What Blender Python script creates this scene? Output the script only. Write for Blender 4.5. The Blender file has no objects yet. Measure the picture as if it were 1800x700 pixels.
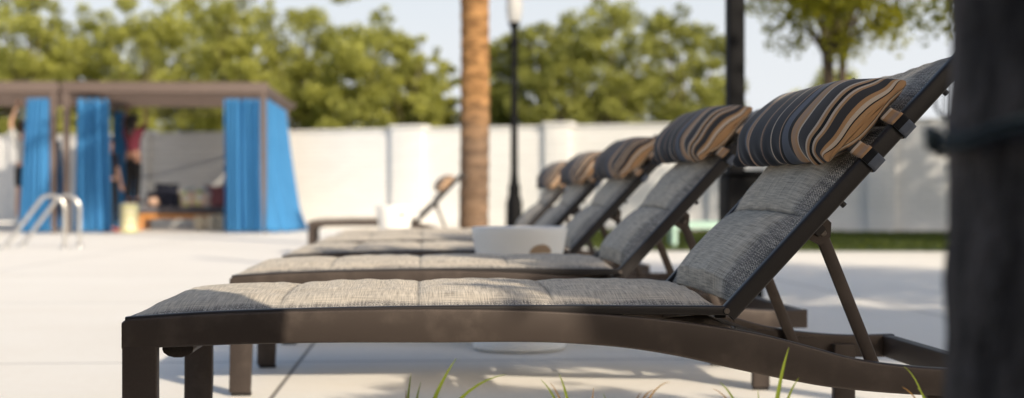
import bpy, math, random
import numpy as np
from mathutils import Vector, Matrix

random.seed(7)
rng = np.random.default_rng(11)
scene = bpy.context.scene
col = scene.collection
R = math.radians
PI = math.pi

# ------------------------------------------------------------------ camera numbers
F = 2500.0          # focal length in pixels of an 1800 px wide frame (50 mm on 36 mm)
CAMZ = 0.575
HY = 352.0
def at(px, d, z=None, py=None):
    """world point of the photograph's column px at depth d (height z, or from row py)"""
    x = (px - 900.0) / F * d
    if z is None:
        z = CAMZ - (py - HY) / F * d
    return Vector((x, d, z))

# ------------------------------------------------------------------ materials
class NT:
    def __init__(self, name):
        self.m = bpy.data.materials.new(name)
        self.m.use_nodes = True
        self.t = self.m.node_tree
        self.t.nodes.clear()
        self.out = self.t.nodes.new('ShaderNodeOutputMaterial')
    def n(self, typ, **kw):
        nd = self.t.nodes.new(typ)
        for k, v in kw.items():
            setattr(nd, k, v)
        return nd
    def l(self, a, b):
        self.t.links.new(a, b)
    def setin(self, sock, v):
        if hasattr(v, 'is_linked') or isinstance(v, bpy.types.NodeSocket):
            self.l(v, sock)
        else:
            sock.default_value = v
    def math(self, op, a, b=None, c=None, clamp=False):
        nd = self.n('ShaderNodeMath', operation=op)
        nd.use_clamp = clamp
        self.setin(nd.inputs[0], a)
        if b is not None: self.setin(nd.inputs[1], b)
        if c is not None: self.setin(nd.inputs[2], c)
        return nd.outputs[0]
    def vmul(self, v, s):
        nd = self.n('ShaderNodeVectorMath', operation='MULTIPLY')
        self.l(v, nd.inputs[0]); nd.inputs[1].default_value = s
        return nd.outputs[0]
    def noise(self, v, scale, detail=3.0, rough=0.55):
        nd = self.n('ShaderNodeTexNoise')
        if v is not None: self.l(v, nd.inputs['Vector'])
        nd.inputs['Scale'].default_value = scale
        nd.inputs['Detail'].default_value = detail
        nd.inputs['Roughness'].default_value = rough
        return nd.outputs['Fac']
    def mix(self, f, a, b, blend='MIX'):
        nd = self.n('ShaderNodeMix', data_type='RGBA', blend_type=blend)
        self.setin(nd.inputs[0], f)
        for s, v in ((nd.inputs[6], a), (nd.inputs[7], b)):
            if isinstance(v, bpy.types.NodeSocket): self.l(v, s)
            else: s.default_value = (*v[:3], 1.0)
        return nd.outputs[2]
    def ramp(self, f, stops, interp='LINEAR'):
        nd = self.n('ShaderNodeValToRGB')
        cr = nd.color_ramp
        cr.interpolation = interp
        while len(cr.elements) > 1: cr.elements.remove(cr.elements[-1])
        cr.elements[0].position = stops[0][0]; cr.elements[0].color = (*stops[0][1], 1)
        for p, c in stops[1:]:
            e = cr.elements.new(p); e.color = (*c, 1)
        self.l(f, nd.inputs[0])
        return nd.outputs[0]
    def smooth(self, f, a, b, lo=0.0, hi=1.0):
        nd = self.n('ShaderNodeMapRange', interpolation_type='SMOOTHSTEP')
        self.l(f, nd.inputs[0])
        for i, v in enumerate((a, b, lo, hi)): nd.inputs[i+1].default_value = v
        return nd.outputs[0]
    def principled(self, color, rough=0.6, metal=0.0, bump=None, bstr=0.3, bdist=0.002, spec=0.5, **kw):
        p = self.n('ShaderNodeBsdfPrincipled')
        if isinstance(color, bpy.types.NodeSocket): self.l(color, p.inputs['Base Color'])
        else: p.inputs['Base Color'].default_value = (*color, 1)
        self.setin(p.inputs['Roughness'], rough)
        self.setin(p.inputs['Metallic'], metal)
        p.inputs['Specular IOR Level'].default_value = spec
        for k, v in kw.items():
            self.setin(p.inputs[k.replace('_', ' ')], v)
        if bump is not None:
            b = self.n('ShaderNodeBump')
            b.inputs['Strength'].default_value = bstr
            b.inputs['Distance'].default_value = bdist
            self.l(bump, b.inputs['Height']); self.l(b.outputs[0], p.inputs['Normal'])
        self.l(p.outputs[0], self.out.inputs[0])
        return p
    def coord(self, which='Object'):
        return self.n('ShaderNodeTexCoord').outputs[which]
    def xyz(self, v):
        nd = self.n('ShaderNodeSeparateXYZ'); self.l(v, nd.inputs[0])
        return nd.outputs
    def comb(self, x=0.0, y=0.0, z=0.0):
        nd = self.n('ShaderNodeCombineXYZ')
        for s, v in zip(nd.inputs, (x, y, z)): self.setin(s, v)
        return nd.outputs[0]

def simple(name, color, rough=0.6, metal=0.0, var=0.15, scale=8.0, spec=0.5, bstr=0.0):
    t = NT(name)
    f = t.noise(t.coord(), scale, 4.0)
    c = t.mix(f, [x*(1-var) for x in color], [min(1, x*(1+var)) for x in color])
    t.principled(c, rough, metal, bump=f if bstr else None, bstr=bstr, spec=spec)
    return t.m

def mat_frame():
    t = NT('bronze_powder_coat')
    o = t.coord()
    speck = t.noise(o, 900.0, 2.0)
    dust = t.noise(o, 7.0, 6.0, 0.65)
    d = t.smooth(dust, 0.50, 0.66)
    base = t.mix(speck, (0.008, 0.0078, 0.0088), (0.128, 0.099, 0.084))
    c = t.mix(t.math('MULTIPLY', d, 0.17), base, (0.22, 0.175, 0.145))
    r = t.math('ADD', t.math('MULTIPLY', d, 0.10), 0.46)
    t.principled(c, r, 0.35, bump=speck, bstr=0.25, bdist=0.0006, spec=0.3)
    return t.m

def mat_dark_frame():
    t = NT('dark_inner_frame')
    o = t.coord()
    speck = t.noise(o, 700.0, 2.0)
    c = t.mix(speck, (0.016, 0.014, 0.014), (0.036, 0.031, 0.030))
    t.principled(c, 0.40, 0.0, bump=speck, bstr=0.06, bdist=0.0005, spec=0.32)
    return t.m

def mat_sling():
    t = NT('woven_sling_fabric')
    uv = t.n('ShaderNodeUVMap').outputs[0]
    a = t.noise(t.vmul(uv, (12, 380, 1)), 1.0, 2.0)
    b = t.noise(t.vmul(uv, (380, 12, 1)), 1.0, 2.0)
    big = t.noise(uv, 7.0, 3.0)
    s = t.math('ADD', t.math('MULTIPLY', a, 0.5), t.math('MULTIPLY', b, 0.5))
    fine = t.ramp(t.smooth(s, 0.33, 0.67), [(0.0, (0.31, 0.265, 0.215)), (0.42, (0.57, 0.50, 0.40)), (1.0, (0.84, 0.75, 0.62))])
    # coarse open weave along the edges
    x, y, _ = t.xyz(uv)
    jit = t.math('MULTIPLY', t.noise(uv, 150.0, 3.0), 9.0)
    sx = t.math('SINE', t.math('ADD', t.math('MULTIPLY', x, 2*PI/0.0072), jit))
    sy = t.math('SINE', t.math('ADD', t.math('MULTIPLY', y, 2*PI/0.0062), t.math('MULTIPLY', jit, 0.7)))
    w = t.math('MULTIPLY', sx, sy)
    coarse = t.ramp(t.smooth(w, -0.5, 0.35), [(0.0, (0.035, 0.033, 0.035)), (0.55, (0.40, 0.355, 0.30)), (1.0, (0.86, 0.78, 0.67))])
    at_ = t.n('ShaderNodeAttribute', attribute_name='edge').outputs['Fac']
    coarse = t.mix(t.smooth(s, 0.36, 0.60), (0.10, 0.095, 0.09), coarse)
    c = t.mix(at_, fine, coarse)
    c = t.mix(t.math('MULTIPLY', big, 0.25), c, (0.30, 0.28, 0.25), 'MULTIPLY')
    at2 = t.n('ShaderNodeAttribute', attribute_name='seam').outputs['Fac']
    c = t.mix(t.math('MULTIPLY', at2, 0.6), c, (0.05, 0.048, 0.045))
    h = t.math('ADD', t.math('MULTIPLY', s, 1.0), t.math('MULTIPLY', t.math('MULTIPLY', w, at_), 0.6))
    t.principled(c, 0.85, 0.0, bump=h, bstr=0.45, bdist=0.0016, spec=0.25, Sheen_Weight=0.12)
    return t.m

def mat_stripes():
    t = NT('striped_pillow_fabric')
    uv = t.n('ShaderNodeUVMap').outputs[0]
    x, y, _ = t.xyz(uv)
    NV = (0.020, 0.022, 0.030); BK = (0.010, 0.010, 0.012); CH = (0.055, 0.052, 0.054)
    TA = (0.44, 0.285, 0.185); OR = (0.50, 0.29, 0.145); CR = (0.64, 0.53, 0.42); SL = (0.115, 0.130, 0.165); BR = (0.15, 0.09, 0.06)
    seq = [(OR, .006), (BK, .005), (CR, .007), (OR, .010), (CH, .020), (OR, .008), (CR, .005), (BK, .008), (OR, .009), (CR, .006), (CH, .040), (CR, .006), (OR, .012), (TA, .016), (OR, .006), (BK, .020),
           (SL, .032), (BK, .012), (TA, .006), (NV, .060), (CR, .006), (NV, .062), (BR, .010), (TA, .008), (NV, .115), (TA, .016),
           (BK, .008), (OR, .013), (SL, .020), (NV, .085), (TA, .008), (NV, .115)]
    tot = sum(w for _, w in seq)
    stops, p = [], 0.0
    for c, w in seq:
        stops.append((p, c)); p += w / tot
    wob = t.math('MULTIPLY', t.math('SUBTRACT', t.noise(uv, 5.0, 2.0), 0.5), 0.004)
    c = t.ramp(t.math('ADD', x, wob), stops, 'CONSTANT')
    th = t.noise(t.vmul(uv, (260, 700, 1)), 1.0, 2.0)
    c = t.mix(t.math('MULTIPLY', th, 0.75), c, (0.42, 0.42, 0.43), 'MULTIPLY')
    hsv = t.n('ShaderNodeHueSaturation'); hsv.inputs['Value'].default_value = 1.22
    t.l(c, hsv.inputs['Color']); 
    wr = t.noise(t.vmul(uv, (9, 3.0, 1)), 1.0, 3.0)
    h = t.math('ADD', t.math('MULTIPLY', th, 0.12), wr)
    t.principled(hsv.outputs[0], 0.85, 0.0, bump=h, bstr=0.30, bdist=0.005, spec=0.2, Sheen_Weight=0.15)
    return t.m

def mat_deck():
    t = NT('pale_concrete')
    o = t.coord()
    x, y, _ = t.xyz(o)
    n1 = t.noise(o, 1.1, 5.0, 0.6); n2 = t.noise(o, 26.0, 4.0, 0.7); n3 = t.noise(o, 0.22, 2.0)
    f = t.math('ADD', t.math('MULTIPLY', n1, 0.5), t.math('MULTIPLY', n2, 0.5))
    c = t.mix(t.smooth(f, 0.3, 0.7), (0.90, 0.85, 0.765), (0.955, 0.918, 0.845))
    c = t.mix(t.math('MULTIPLY', t.smooth(n3, 0.45, 0.7), 0.22), c, (0.70, 0.65, 0.58))
    def line(v, off, per):
        m = t.math('ABSOLUTE', t.math('SUBTRACT', t.math('FRACT', t.math('DIVIDE', t.math('ADD', v, off), per)), 0.5))
        return t.smooth(m, 0.5 - 0.011/per, 0.5 - 0.004/per)
    j = t.math('MAXIMUM', line(x, JOFF, 3.0), line(y, 0.9, 3.0))
    c = t.mix(t.math('MULTIPLY', j, 0.8), c, (0.16, 0.14, 0.12))
    h = t.math('SUBTRACT', t.math('MULTIPLY', n2, 0.25), j)
    t.principled(c, 0.62, 0.0, bump=h, bstr=0.35, bdist=0.004, spec=0.35)
    return t.m
JOFF = 0.443

def mat_wall():
    t = NT('white_painted_brick')
    o = t.coord()
    x, y, z = t.xyz(o)
    br = t.n('ShaderNodeTexBrick')
    t.l(t.comb(x, z, 0.0), br.inputs['Vector'])
    br.inputs['Scale'].default_value = 1.0
    br.inputs['Mortar Size'].default_value = 0.006
    br.inputs['Mortar Smooth'].default_value = 0.6
    br.inputs['Brick Width'].default_value = 0.30
    br.inputs['Row Height'].default_value = 0.10
    br.inputs['Color1'].default_value = (0.80, 0.79, 0.765, 1)
    br.inputs['Color2'].default_value = (0.75, 0.742, 0.72, 1)
    br.inputs['Mortar'].default_value = (0.60, 0.59, 0.57, 1)
    n = t.noise(o, 1.7, 5.0)
    c = t.mix(t.math('MULTIPLY', n, 0.22), br.outputs['Color'], (0.66, 0.64, 0.60))
    low = t.smooth(t.math('ADD', z, t.math('MULTIPLY', n, 0.3)), 0.40, 0.10)
    c = t.mix(t.math('MULTIPLY', low, 0.35), c, (0.50, 0.46, 0.40))
    h = t.math('SUBTRACT', t.math('MULTIPLY', n, 0.2), br.outputs['Fac'])
    t.principled(c, 0.75, 0.0, bump=h, bstr=0.4, bdist=0.006, spec=0.25)
    return t.m

def mat_leaf(name, dark, light, trans=0.35):
    t = NT(name)
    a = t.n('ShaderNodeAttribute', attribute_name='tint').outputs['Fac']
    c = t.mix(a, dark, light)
    d = t.n('ShaderNodeBsdfPrincipled')
    t.l(c, d.inputs['Base Color']); d.inputs['Roughness'].default_value = 0.55
    d.inputs['Specular IOR Level'].default_value = 0.25
    tr = t.n('ShaderNodeBsdfTranslucent')
    t.l(t.mix(0.5, c, (light[0]*1.5, light[1]*1.45, light[2]*0.8)), tr.inputs[0])
    mx = t.n('ShaderNodeMixShader'); mx.inputs[0].default_value = trans
    t.l(d.outputs[0], mx.inputs[1]); t.l(tr.outputs[0], mx.inputs[2])
    t.l(mx.outputs[0], t.out.inputs[0])
    return t.m

def mat_bark(name, c1, c2, ring=0.0, low=None, shade_z=1.8):
    t = NT(name)
    o = t.coord()
    x, y, z = t.xyz(o)
    n = t.noise(t.vmul(o, (9, 9, 3.0)) if not ring else t.vmul(o, (5, 5, 12)), 1.0 if ring else 2.0, 6.0, 0.65)
    n2 = t.noise(o, 45.0, 4.0, 0.7)
    c = t.mix(t.smooth(n, 0.32, 0.68), c1, c2)
    c = t.mix(t.math('MULTIPLY', n2, 0.5), c, [v*0.45 for v in c1])
    h = t.math('ADD', n, t.math('MULTIPLY', n2, 0.5))
    if ring:
        w = t.math('SINE', t.math('ADD', t.math('MULTIPLY', z, 2*PI/ring), t.math('MULTIPLY', n, 11.0)))
        c = t.mix(t.math('MULTIPLY', t.smooth(w, 0.3, 0.95), 0.42), c, [v*0.4 for v in c1])
        h = t.math('SUBTRACT', h, t.math('MULTIPLY', w, 0.4))
    if low is not None:  # canopy shade painted into the bark colour of the lower trunk
        k = t.smooth(t.math('ADD', z, t.math('MULTIPLY', n, 0.5)), shade_z+0.45, shade_z-0.25)
        shade_col = t.mix(t.smooth(n, 0.3, 0.7), [v*0.6 for v in low], low)
        c = t.mix(t.math('MULTIPLY', k, 0.8), c, shade_col)
    t.principled(c, 0.88, 0.0, bump=h, bstr=0.8, bdist=0.02, spec=0.2)
    return t.m

M = {}
M['frame'] = mat_frame(); M['dark'] = mat_dark_frame(); M['sling'] = mat_sling(); M['stripe'] = mat_stripes()
M['deck'] = mat_deck(); M['wall'] = mat_wall()
M['ground'] = simple('meadow_ground', (0.06, 0.085, 0.03), 0.95, var=0.5, scale=0.8)
M['lawn'] = simple('lawn_turf', (0.055, 0.085, 0.018), 0.95, var=0.5, scale=3.0)
M['soil'] = simple('dark_mulch', (0.024, 0.020, 0.016), 0.95, var=0.6, scale=30.0, bstr=0.6)
M['white'] = simple('white_resin', (0.87, 0.86, 0.83), 0.42, var=0.04, scale=12)
M['tan'] = simple('tan_recess', (0.36, 0.25, 0.16), 0.8, var=0.1)
M['black'] = simple('black_painted_steel', (0.005, 0.005, 0.006), 0.6, 0.0, var=0.25, scale=20, spec=0.12)
M['bolt'] = simple('bolt_steel', (0.20, 0.17, 0.15), 0.35, 0.7, var=0.15)
M['cabana'] = simple('taupe_cabana_metal', (0.115, 0.083, 0.070), 0.6, 0.0, var=0.12, scale=5)
M['steel'] = simple('polished_steel', (0.66, 0.64, 0.60), 0.28, 0.9, var=0.05)
M['teak'] = simple('orange_teak', (0.62, 0.27, 0.075), 0.5, var=0.25, scale=14)
M['greycush'] = simple('dark_grey_cushion', (0.15, 0.145, 0.165), 0.9, var=0.12)
M['navy'] = simple('navy_cushion', (0.022, 0.025, 0.045), 0.9, var=0.2)
M['maroon'] = simple('dusty_maroon_cushion', (0.27, 0.10, 0.105), 0.9, var=0.15)
M['mint'] = simple('mint_paint', (0.52, 0.74, 0.64), 0.5, var=0.05)
def mat_lime():
    t = NT('banded_lime_glaze'); z = t.xyz(t.coord())[2]
    w_ = t.smooth(t.math('SINE', t.math('MULTIPLY', z, 2*PI/0.135)), -0.2, 0.3)
    t.principled(t.mix(w_, (0.78, 0.72, 0.55), (0.62, 0.64, 0.30)), 0.35)
    return t.m
M['lime'] = mat_lime()
M['cream'] = simple('cream_glaze', (0.72, 0.62, 0.46), 0.4, var=0.06)
M['peach'] = simple('peach_fabric', (0.60, 0.40, 0.30), 0.9, var=0.08)
M['teal'] = simple('teal_cord', (0.016, 0.028, 0.032), 0.7, var=0.3)
def mat_curtain():
    t = NT('blue_curtain_cloth')
    uv = t.coord()
    n = t.noise(uv, 3.0, 3.0)
    c = t.mix(n, (0.045, 0.205, 0.44), (0.070, 0.275, 0.56))
    d = t.n('ShaderNodeBsdfPrincipled'); t.l(c, d.inputs['Base Color']); d.inputs['Roughness'].default_value = 0.8
    d.inputs['Specular IOR Level'].default_value = 0.2
    tr = t.n('ShaderNodeBsdfTranslucent'); t.l(c, tr.inputs[0])
    mx = t.n('ShaderNodeMixShader'); mx.inputs[0].default_value = 0.15
    t.l(d.outputs[0], mx.inputs[1]); t.l(tr.outputs[0], mx.inputs[2]); t.l(mx.outputs[0], t.out.inputs[0])
    return t.m
M['curtain'] = mat_curtain()
def mat_patch():
    t = NT('patterned_cushion_cloth')
    o = t.coord()
    v = t.n('ShaderNodeTexVoronoi'); t.l(o, v.inputs[0]); v.inputs['Scale'].default_value = 9.0
    c = t.ramp(t.xyz(v.outputs['Color'])[0], [(0.0, (0.72, 0.52, 0.40)), (0.35, (0.62, 0.66, 0.25)), (0.6, (0.82, 0.76, 0.68)), (0.8, (0.38, 0.54, 0.6))], 'CONSTANT')
    t.principled(c, 0.9)
    return t.m
M['patch'] = mat_patch()
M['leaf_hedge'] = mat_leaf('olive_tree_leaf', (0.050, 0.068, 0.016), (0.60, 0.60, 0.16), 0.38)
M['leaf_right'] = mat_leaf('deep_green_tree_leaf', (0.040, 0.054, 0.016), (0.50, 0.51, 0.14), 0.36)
M['leaf_maple'] = mat_leaf('bright_maple_leaf', (0.05, 0.065, 0.008), (0.38, 0.37, 0.035), 0.5)
M['frond'] = mat_leaf('palm_frond_green', (0.03, 0.05, 0.015), (0.10, 0.13, 0.035), 0.25)
M['blade'] = mat_leaf('grass_blade_green', (0.10, 0.16, 0.02), (0.30, 0.36, 0.05), 0.4)
M['blade_red'] = mat_leaf('rusty_grass_blade', (0.16, 0.10, 0.03), (0.36, 0.20, 0.06), 0.3)
M['bark'] = mat_bark('grey_brown_bark', (0.075, 0.055, 0.040), (0.17, 0.13, 0.095))
M['palm'] = mat_bark('orange_palm_bark', (0.24, 0.125, 0.052), (0.60, 0.33, 0.135), ring=0.17, low=(0.20, 0.145, 0.110), shade_z=1.65)  # low colour holds the painted canopy shade
M['darkpalm'] = mat_bark('dark_fibrous_bark', (0.040, 0.034, 0.032), (0.22, 0.185, 0.17))
def mat_globe():
    t = NT('frosted_lamp_glass')
    n = t.noise(t.coord(), 6.0)
    c = t.mix(n, (0.66, 0.655, 0.64), (0.74, 0.73, 0.71))
    t.principled(c, 0.3, 0.0, Transmission_Weight=0.35, Subsurface_Weight=0.0)
    return t.m
M['globe'] = mat_globe()

# ------------------------------------------------------------------ mesh building
class MB:
    def __init__(self):
        self.v = []; self.f = []
    def add(self, vs, fs):
        b = len(self.v)
        self.v.extend([tuple(p) for p in vs])
        self.f.extend([tuple(i + b for i in f) for f in fs])
        return self
    def loft(self, secs, caps=True, closed=False):
        n = len(secs[0]); vs = [p for s in secs for p in s]; fs = []
        k = len(secs)
        for i in range(k if closed else k - 1):
            a = i * n; b = ((i + 1) % k) * n
            for j in range(n):
                j2 = (j + 1) % n
                fs.append((a + j, a + j2, b + j2, b + j))
        if caps and not closed:
            fs.append(tuple(reversed(range(n))))
            fs.append(tuple(range((k - 1) * n, k * n)))
        return self.add(vs, fs)
    def bar(self, p0, p1, w, h, side=None, r=0.003):
        """rounded rectangular bar; w across `side`, h across the other axis"""
        p0 = Vector(p0); p1 = Vector(p1); d = (p1 - p0).normalized()
        s = Vector(side) if side is not None else (Vector((0, 1, 0)) if abs(d.y) < 0.9 else Vector((1, 0, 0)))
        s = (s - d * s.dot(d)).normalized(); u = d.cross(s).normalized()
        prof = rrect(w, h, r)
        return self.loft([[p + s * a + u * b for a, b in prof] for p in (p0, p1)])
    def box(self, c, size, r=0.004):
        c = Vector(c); sx, sy, sz = size
        e = min(r, sx * .45, sy * .45, sz * .45)
        secs = []
        for z, ins in ((-sz/2, e), (-sz/2 + e, 0), (sz/2 - e, 0), (sz/2, e)):
            secs.append([c + Vector((a, b, z)) for a, b in rrect(sx - 2*ins, sy - 2*ins, e)])
        return self.loft(secs)
    def tube(self, pts, rad, n=10, caps=True):
        pts = [Vector(p) for p in pts]
        if not hasattr(rad, '__len__'): rad = [rad] * len(pts)
        secs = []; prev = None
        for i, p in enumerate(pts):
            d = (pts[min(i+1, len(pts)-1)] - pts[max(i-1, 0)]).normalized()
            if prev is None:
                a = Vector((0, 0, 1)) if abs(d.z) < 0.9 else Vector((1, 0, 0))
                s = d.cross(a).normalized()
            else:
                s = (prev - d * prev.dot(d)).normalized()
            prev = s; u = d.cross(s)
            secs.append([p + (s * math.cos(2*PI*j/n) + u * math.sin(2*PI*j/n)) * rad[i] for j in range(n)])
        return self.loft(secs, caps)
    def lathe(self, prof, n=48, c=(0, 0, 0)):
        c = Vector(c)
        secs = [[c + Vector((r*math.cos(2*PI*j/n), r*math.sin(2*PI*j/n), z)) for j in range(n)] for r, z in prof]
        return self.loft(secs)
    def build(self, name, mat, parent=None, smooth=40, loc=None, rotz=0.0):
        me = bpy.data.meshes.new(name)
        me.from_pydata(self.v, [], self.f); me.validate(); me.update()
        import bmesh
        bm = bmesh.new(); bm.from_mesh(me)
        bmesh.ops.recalc_face_normals(bm, faces=bm.faces)
        bm.to_mesh(me); bm.free()
        me.materials.append(mat)
        if smooth:
            me.shade_smooth()
            try: me.set_sharp_from_angle(angle=R(smooth))
            except Exception: pass
        o = bpy.data.objects.new(name, me); col.objects.link(o)
        if parent is not None: o.parent = parent
        if loc is not None: o.location = loc
        if rotz: o.rotation_euler.z = rotz
        return o

def rrect(w, h, r, n=3):
    r = max(1e-5, min(r, w*0.49, h*0.49)); pts = []
    for cx, cy, a0 in ((w/2-r, h/2-r, 0), (-w/2+r, h/2-r, 90), (-w/2+r, -h/2+r, 180), (w/2-r, -h/2+r, 270)):
        for i in range(n + 1):
            a = R(a0 + 90*i/n); pts.append((cx + r*math.cos(a), cy + r*math.sin(a)))
    return pts

def tag(o, label=None, cat=None, group=None, kind=None):
    if label: o['label'] = label
    if cat: o['category'] = cat
    if group: o['group'] = group
    if kind: o['kind'] = kind
    return o

def empty(name, loc=(0, 0, 0), rotz=0.0):
    o = bpy.data.objects.new(name, None); col.objects.link(o)
    o.location = loc; o.rotation_euler.z = rotz; o.empty_display_size = 0.1
    return o

def copy_tree(o, parent=None):
    c = o.copy(); col.objects.link(c)
    if parent is not None: c.parent = parent
    for ch in list(o.children): copy_tree(ch, c)
    return c

def crom(xs, ys, q):
    """smooth interpolation through samples (pchip-like cubic hermite)"""
    xs = np.array(xs, float); ys = np.array(ys, float); q = np.asarray(q, float)
    m = np.gradient(ys, xs)
    i = np.clip(np.searchsorted(xs, q) - 1, 0, len(xs) - 2)
    h = xs[i+1] - xs[i]; t = (q - xs[i]) / h
    return ((2*t**3-3*t**2+1)*ys[i] + (t**3-2*t**2+t)*h*m[i] + (-2*t**3+3*t**2)*ys[i+1] + (t**3-t**2)*h*m[i+1])

def grid_obj(name, P, UV, mat, parent=None, attrs=None, thickness=0.0):
    """P: (nu, nv, 3) array of points"""
    nu, nv, _ = P.shape
    vs = P.reshape(-1, 3)
    idx = np.arange(nu*nv).reshape(nu, nv)
    q = np.stack([idx[:-1, :-1], idx[1:, :-1], idx[1:, 1:], idx[:-1, 1:]], -1).reshape(-1, 4)
    me = bpy.data.meshes.new(name); me.from_pydata(vs.tolist(), [], q.tolist()); me.update()
    uvl = me.uv_layers.new(name='UVMap'); fl = UV.reshape(-1, 2)[q.reshape(-1)]
    uvl.data.foreach_set('uv', fl.astype(np.float32).reshape(-1))
    for k, a in (attrs or {}).items():
        at_ = me.attributes.new(k, 'FLOAT', 'POINT'); at_.data.foreach_set('value', a.reshape(-1).astype(np.float32))
    me.materials.append(mat); me.shade_smooth()
    o = bpy.data.objects.new(name, me); col.objects.link(o)
    if parent is not None: o.parent = parent
    if thickness:
        s = o.modifiers.new('thick', 'SOLIDIFY'); s.thickness = thickness; s.offset = -1
    return o

# ------------------------------------------------------------------ world, sun, camera
SUN_EL = R(27.0)
SAZ = Vector((0.60, -0.80, 0)).normalized()
TOSUN = Vector((SAZ.x*math.cos(SUN_EL), SAZ.y*math.cos(SUN_EL), math.sin(SUN_EL)))
w = bpy.data.worlds.new("World"); scene.world = w; w.use_nodes = True
nt = w.node_tree; nt.nodes.clear()
sky = nt.nodes.new('ShaderNodeTexSky'); sky.sky_type = 'NISHITA'; sky.sun_disc = False
sky.sun_elevation = SUN_EL; sky.sun_rotation = math.atan2(SAZ.x, SAZ.y)
sky.air_density = 1.0; sky.dust_density = 3.0; sky.ozone_density = 1.0; sky.altitude = 0
bg = nt.nodes.new('ShaderNodeBackground'); bg.inputs[1].default_value = 0.15
wo = nt.nodes.new('ShaderNodeOutputWorld')
tc = nt.nodes.new('ShaderNodeTexCoord'); sp = nt.nodes.new('ShaderNodeSeparateXYZ'); nt.links.new(tc.outputs['Generated'], sp.inputs[0])
mr = nt.nodes.new('ShaderNodeMapRange'); mr.interpolation_type = 'SMOOTHSTEP'; nt.links.new(sp.outputs['Z'], mr.inputs[0])
for i_, v_ in enumerate((0.05, 0.40, 0.92, 0.0)): mr.inputs[i_+1].default_value = v_
hz_ = nt.nodes.new('ShaderNodeMix'); hz_.data_type = 'RGBA'; nt.links.new(mr.outputs[0], hz_.inputs[0])
nt.links.new(sky.outputs[0], hz_.inputs[6]); hz_.inputs[7].default_value = (5.9, 6.05, 6.3, 1)
nt.links.new(hz_.outputs[2], bg.inputs[0]); nt.links.new(bg.outputs[0], wo.inputs[0])
sl = bpy.data.lights.new('sun', 'SUN'); sl.energy = 5.0; sl.angle = R(0.5); sl.color = (1.0, 0.875, 0.70)
so = bpy.data.objects.new('sun', sl); col.objects.link(so)
so.rotation_euler = (-TOSUN).to_track_quat('-Z', 'Y').to_euler(); so.location = TOSUN * 30

cam = bpy.data.cameras.new('camera'); co = bpy.data.objects.new('camera', cam); col.objects.link(co)
co.location = (0, 0, CAMZ); co.rotation_euler = (R(90), 0, 0)
cam.lens = 50; cam.sensor_width = 36; cam.clip_start = 0.05; cam.clip_end = 2000
cam.shift_y = 2/1800
cam.dof.use_dof = True; cam.dof.focus_distance = 2.80; cam.dof.aperture_fstop = 2.8
scene.camera = co
scene.view_settings.view_transform = 'Standard'; scene.view_settings.look = 'None'; scene.view_settings.exposure = 0
scene.cycles.use_denoising = True
scene.cycles.max_bounces = 8; scene.cycles.transparent_max_bounces = 8
scene.cycles.caustics_reflective = False; scene.cycles.caustics_refractive = False

ROW = math.atan2(155, 2500)      # the row of loungers leads to pixel column 745
CR_, SR_ = math.cos(ROW), math.sin(ROW)

# ------------------------------------------------------------------ the setting
g = MB().add([(-900, -900, -0.03), (900, -900, -0.03), (900, 900, -0.03), (-900, 900, -0.03)], [(0, 1, 2, 3)]).build('ground', M['ground'], smooth=0)
tag(g, 'dry green ground outside the pool terrace', kind='structure')
dk = MB().add([(-30, 2.42, 0), (30, 2.42, 0), (30, 34, 0), (-30, 34, 0)], [(0, 1, 2, 3)]).build('pool_deck', M['deck'], smooth=0)
dk.rotation_euler.z = ROW
tag(dk, 'pale concrete pool deck with thin joints', kind='structure')
def wall_d(x): return 27.7 - 0.36*x
lw = MB().add([(1.2, 16.0, 0.006), (16, 15.2, 0.006), (16, wall_d(16)-0.3, 0.006), (-1.0, wall_d(-1.0)-0.3, 0.006), (-1.2, 24.5, 0.006)], [(0, 1, 2, 3, 4)]).build('lawn', M['lawn'], smooth=0)
tag(lw, 'strip of mown lawn along the foot of the white wall', kind='structure')
bedm = MB().add([(-14, -9, -0.012), (14, -9, -0.012), (14, 2.60+14*math.tan(ROW), -0.012), (-14, 2.60-14*math.tan(ROW), -0.012)], [(0, 1, 2, 3)]).build('planting_bed', M['soil'], smooth=0)
tag(bedm, 'dark mulch planting bed along the front edge of the deck', kind='structure')

def leaves_mesh(name, C, size, tint, mat, parent, aspect=0.55, up=0.35, r=None):
    r = r or rng
    n = len(C)
    d = r.normal(size=(n, 3)); d /= np.linalg.norm(d, axis=1, keepdims=True)
    nn = r.normal(size=(n, 3)); nn[:, 2] += up*2
    a = d - nn * (np.sum(d*nn, 1) / np.sum(nn*nn, 1))[:, None]
    a /= np.linalg.norm(a, axis=1, keepdims=True) + 1e-9
    b = np.cross(nn, a); b /= np.linalg.norm(b, axis=1, keepdims=True) + 1e-9
    s = (size * r.uniform(0.6, 1.3, n))[:, None]
    V = np.stack([C - a*s*.5, C + b*s*aspect*.5 , C + a*s*.5, C - b*s*aspect*.5], 1).reshape(-1, 3)
    me = bpy.data.meshes.new(name)
    me.vertices.add(4*n); me.vertices.foreach_set('co', V.astype(np.float32).reshape(-1))
    me.loops.add(4*n); me.loops.foreach_set('vertex_index', np.arange(4*n, dtype=np.int32))
    me.polygons.add(n); me.polygons.foreach_set('loop_start', np.arange(0, 4*n, 4, dtype=np.int32))
    me.update(calc_edges=True)
    at_ = me.attributes.new('tint', 'FLOAT', 'POINT'); at_.data.foreach_set('value', np.repeat(tint, 4).astype(np.float32))
    me.materials.append(mat)
    o = bpy.data.objects.new(name, me); col.objects.link(o); o.parent = parent
    return o

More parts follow.
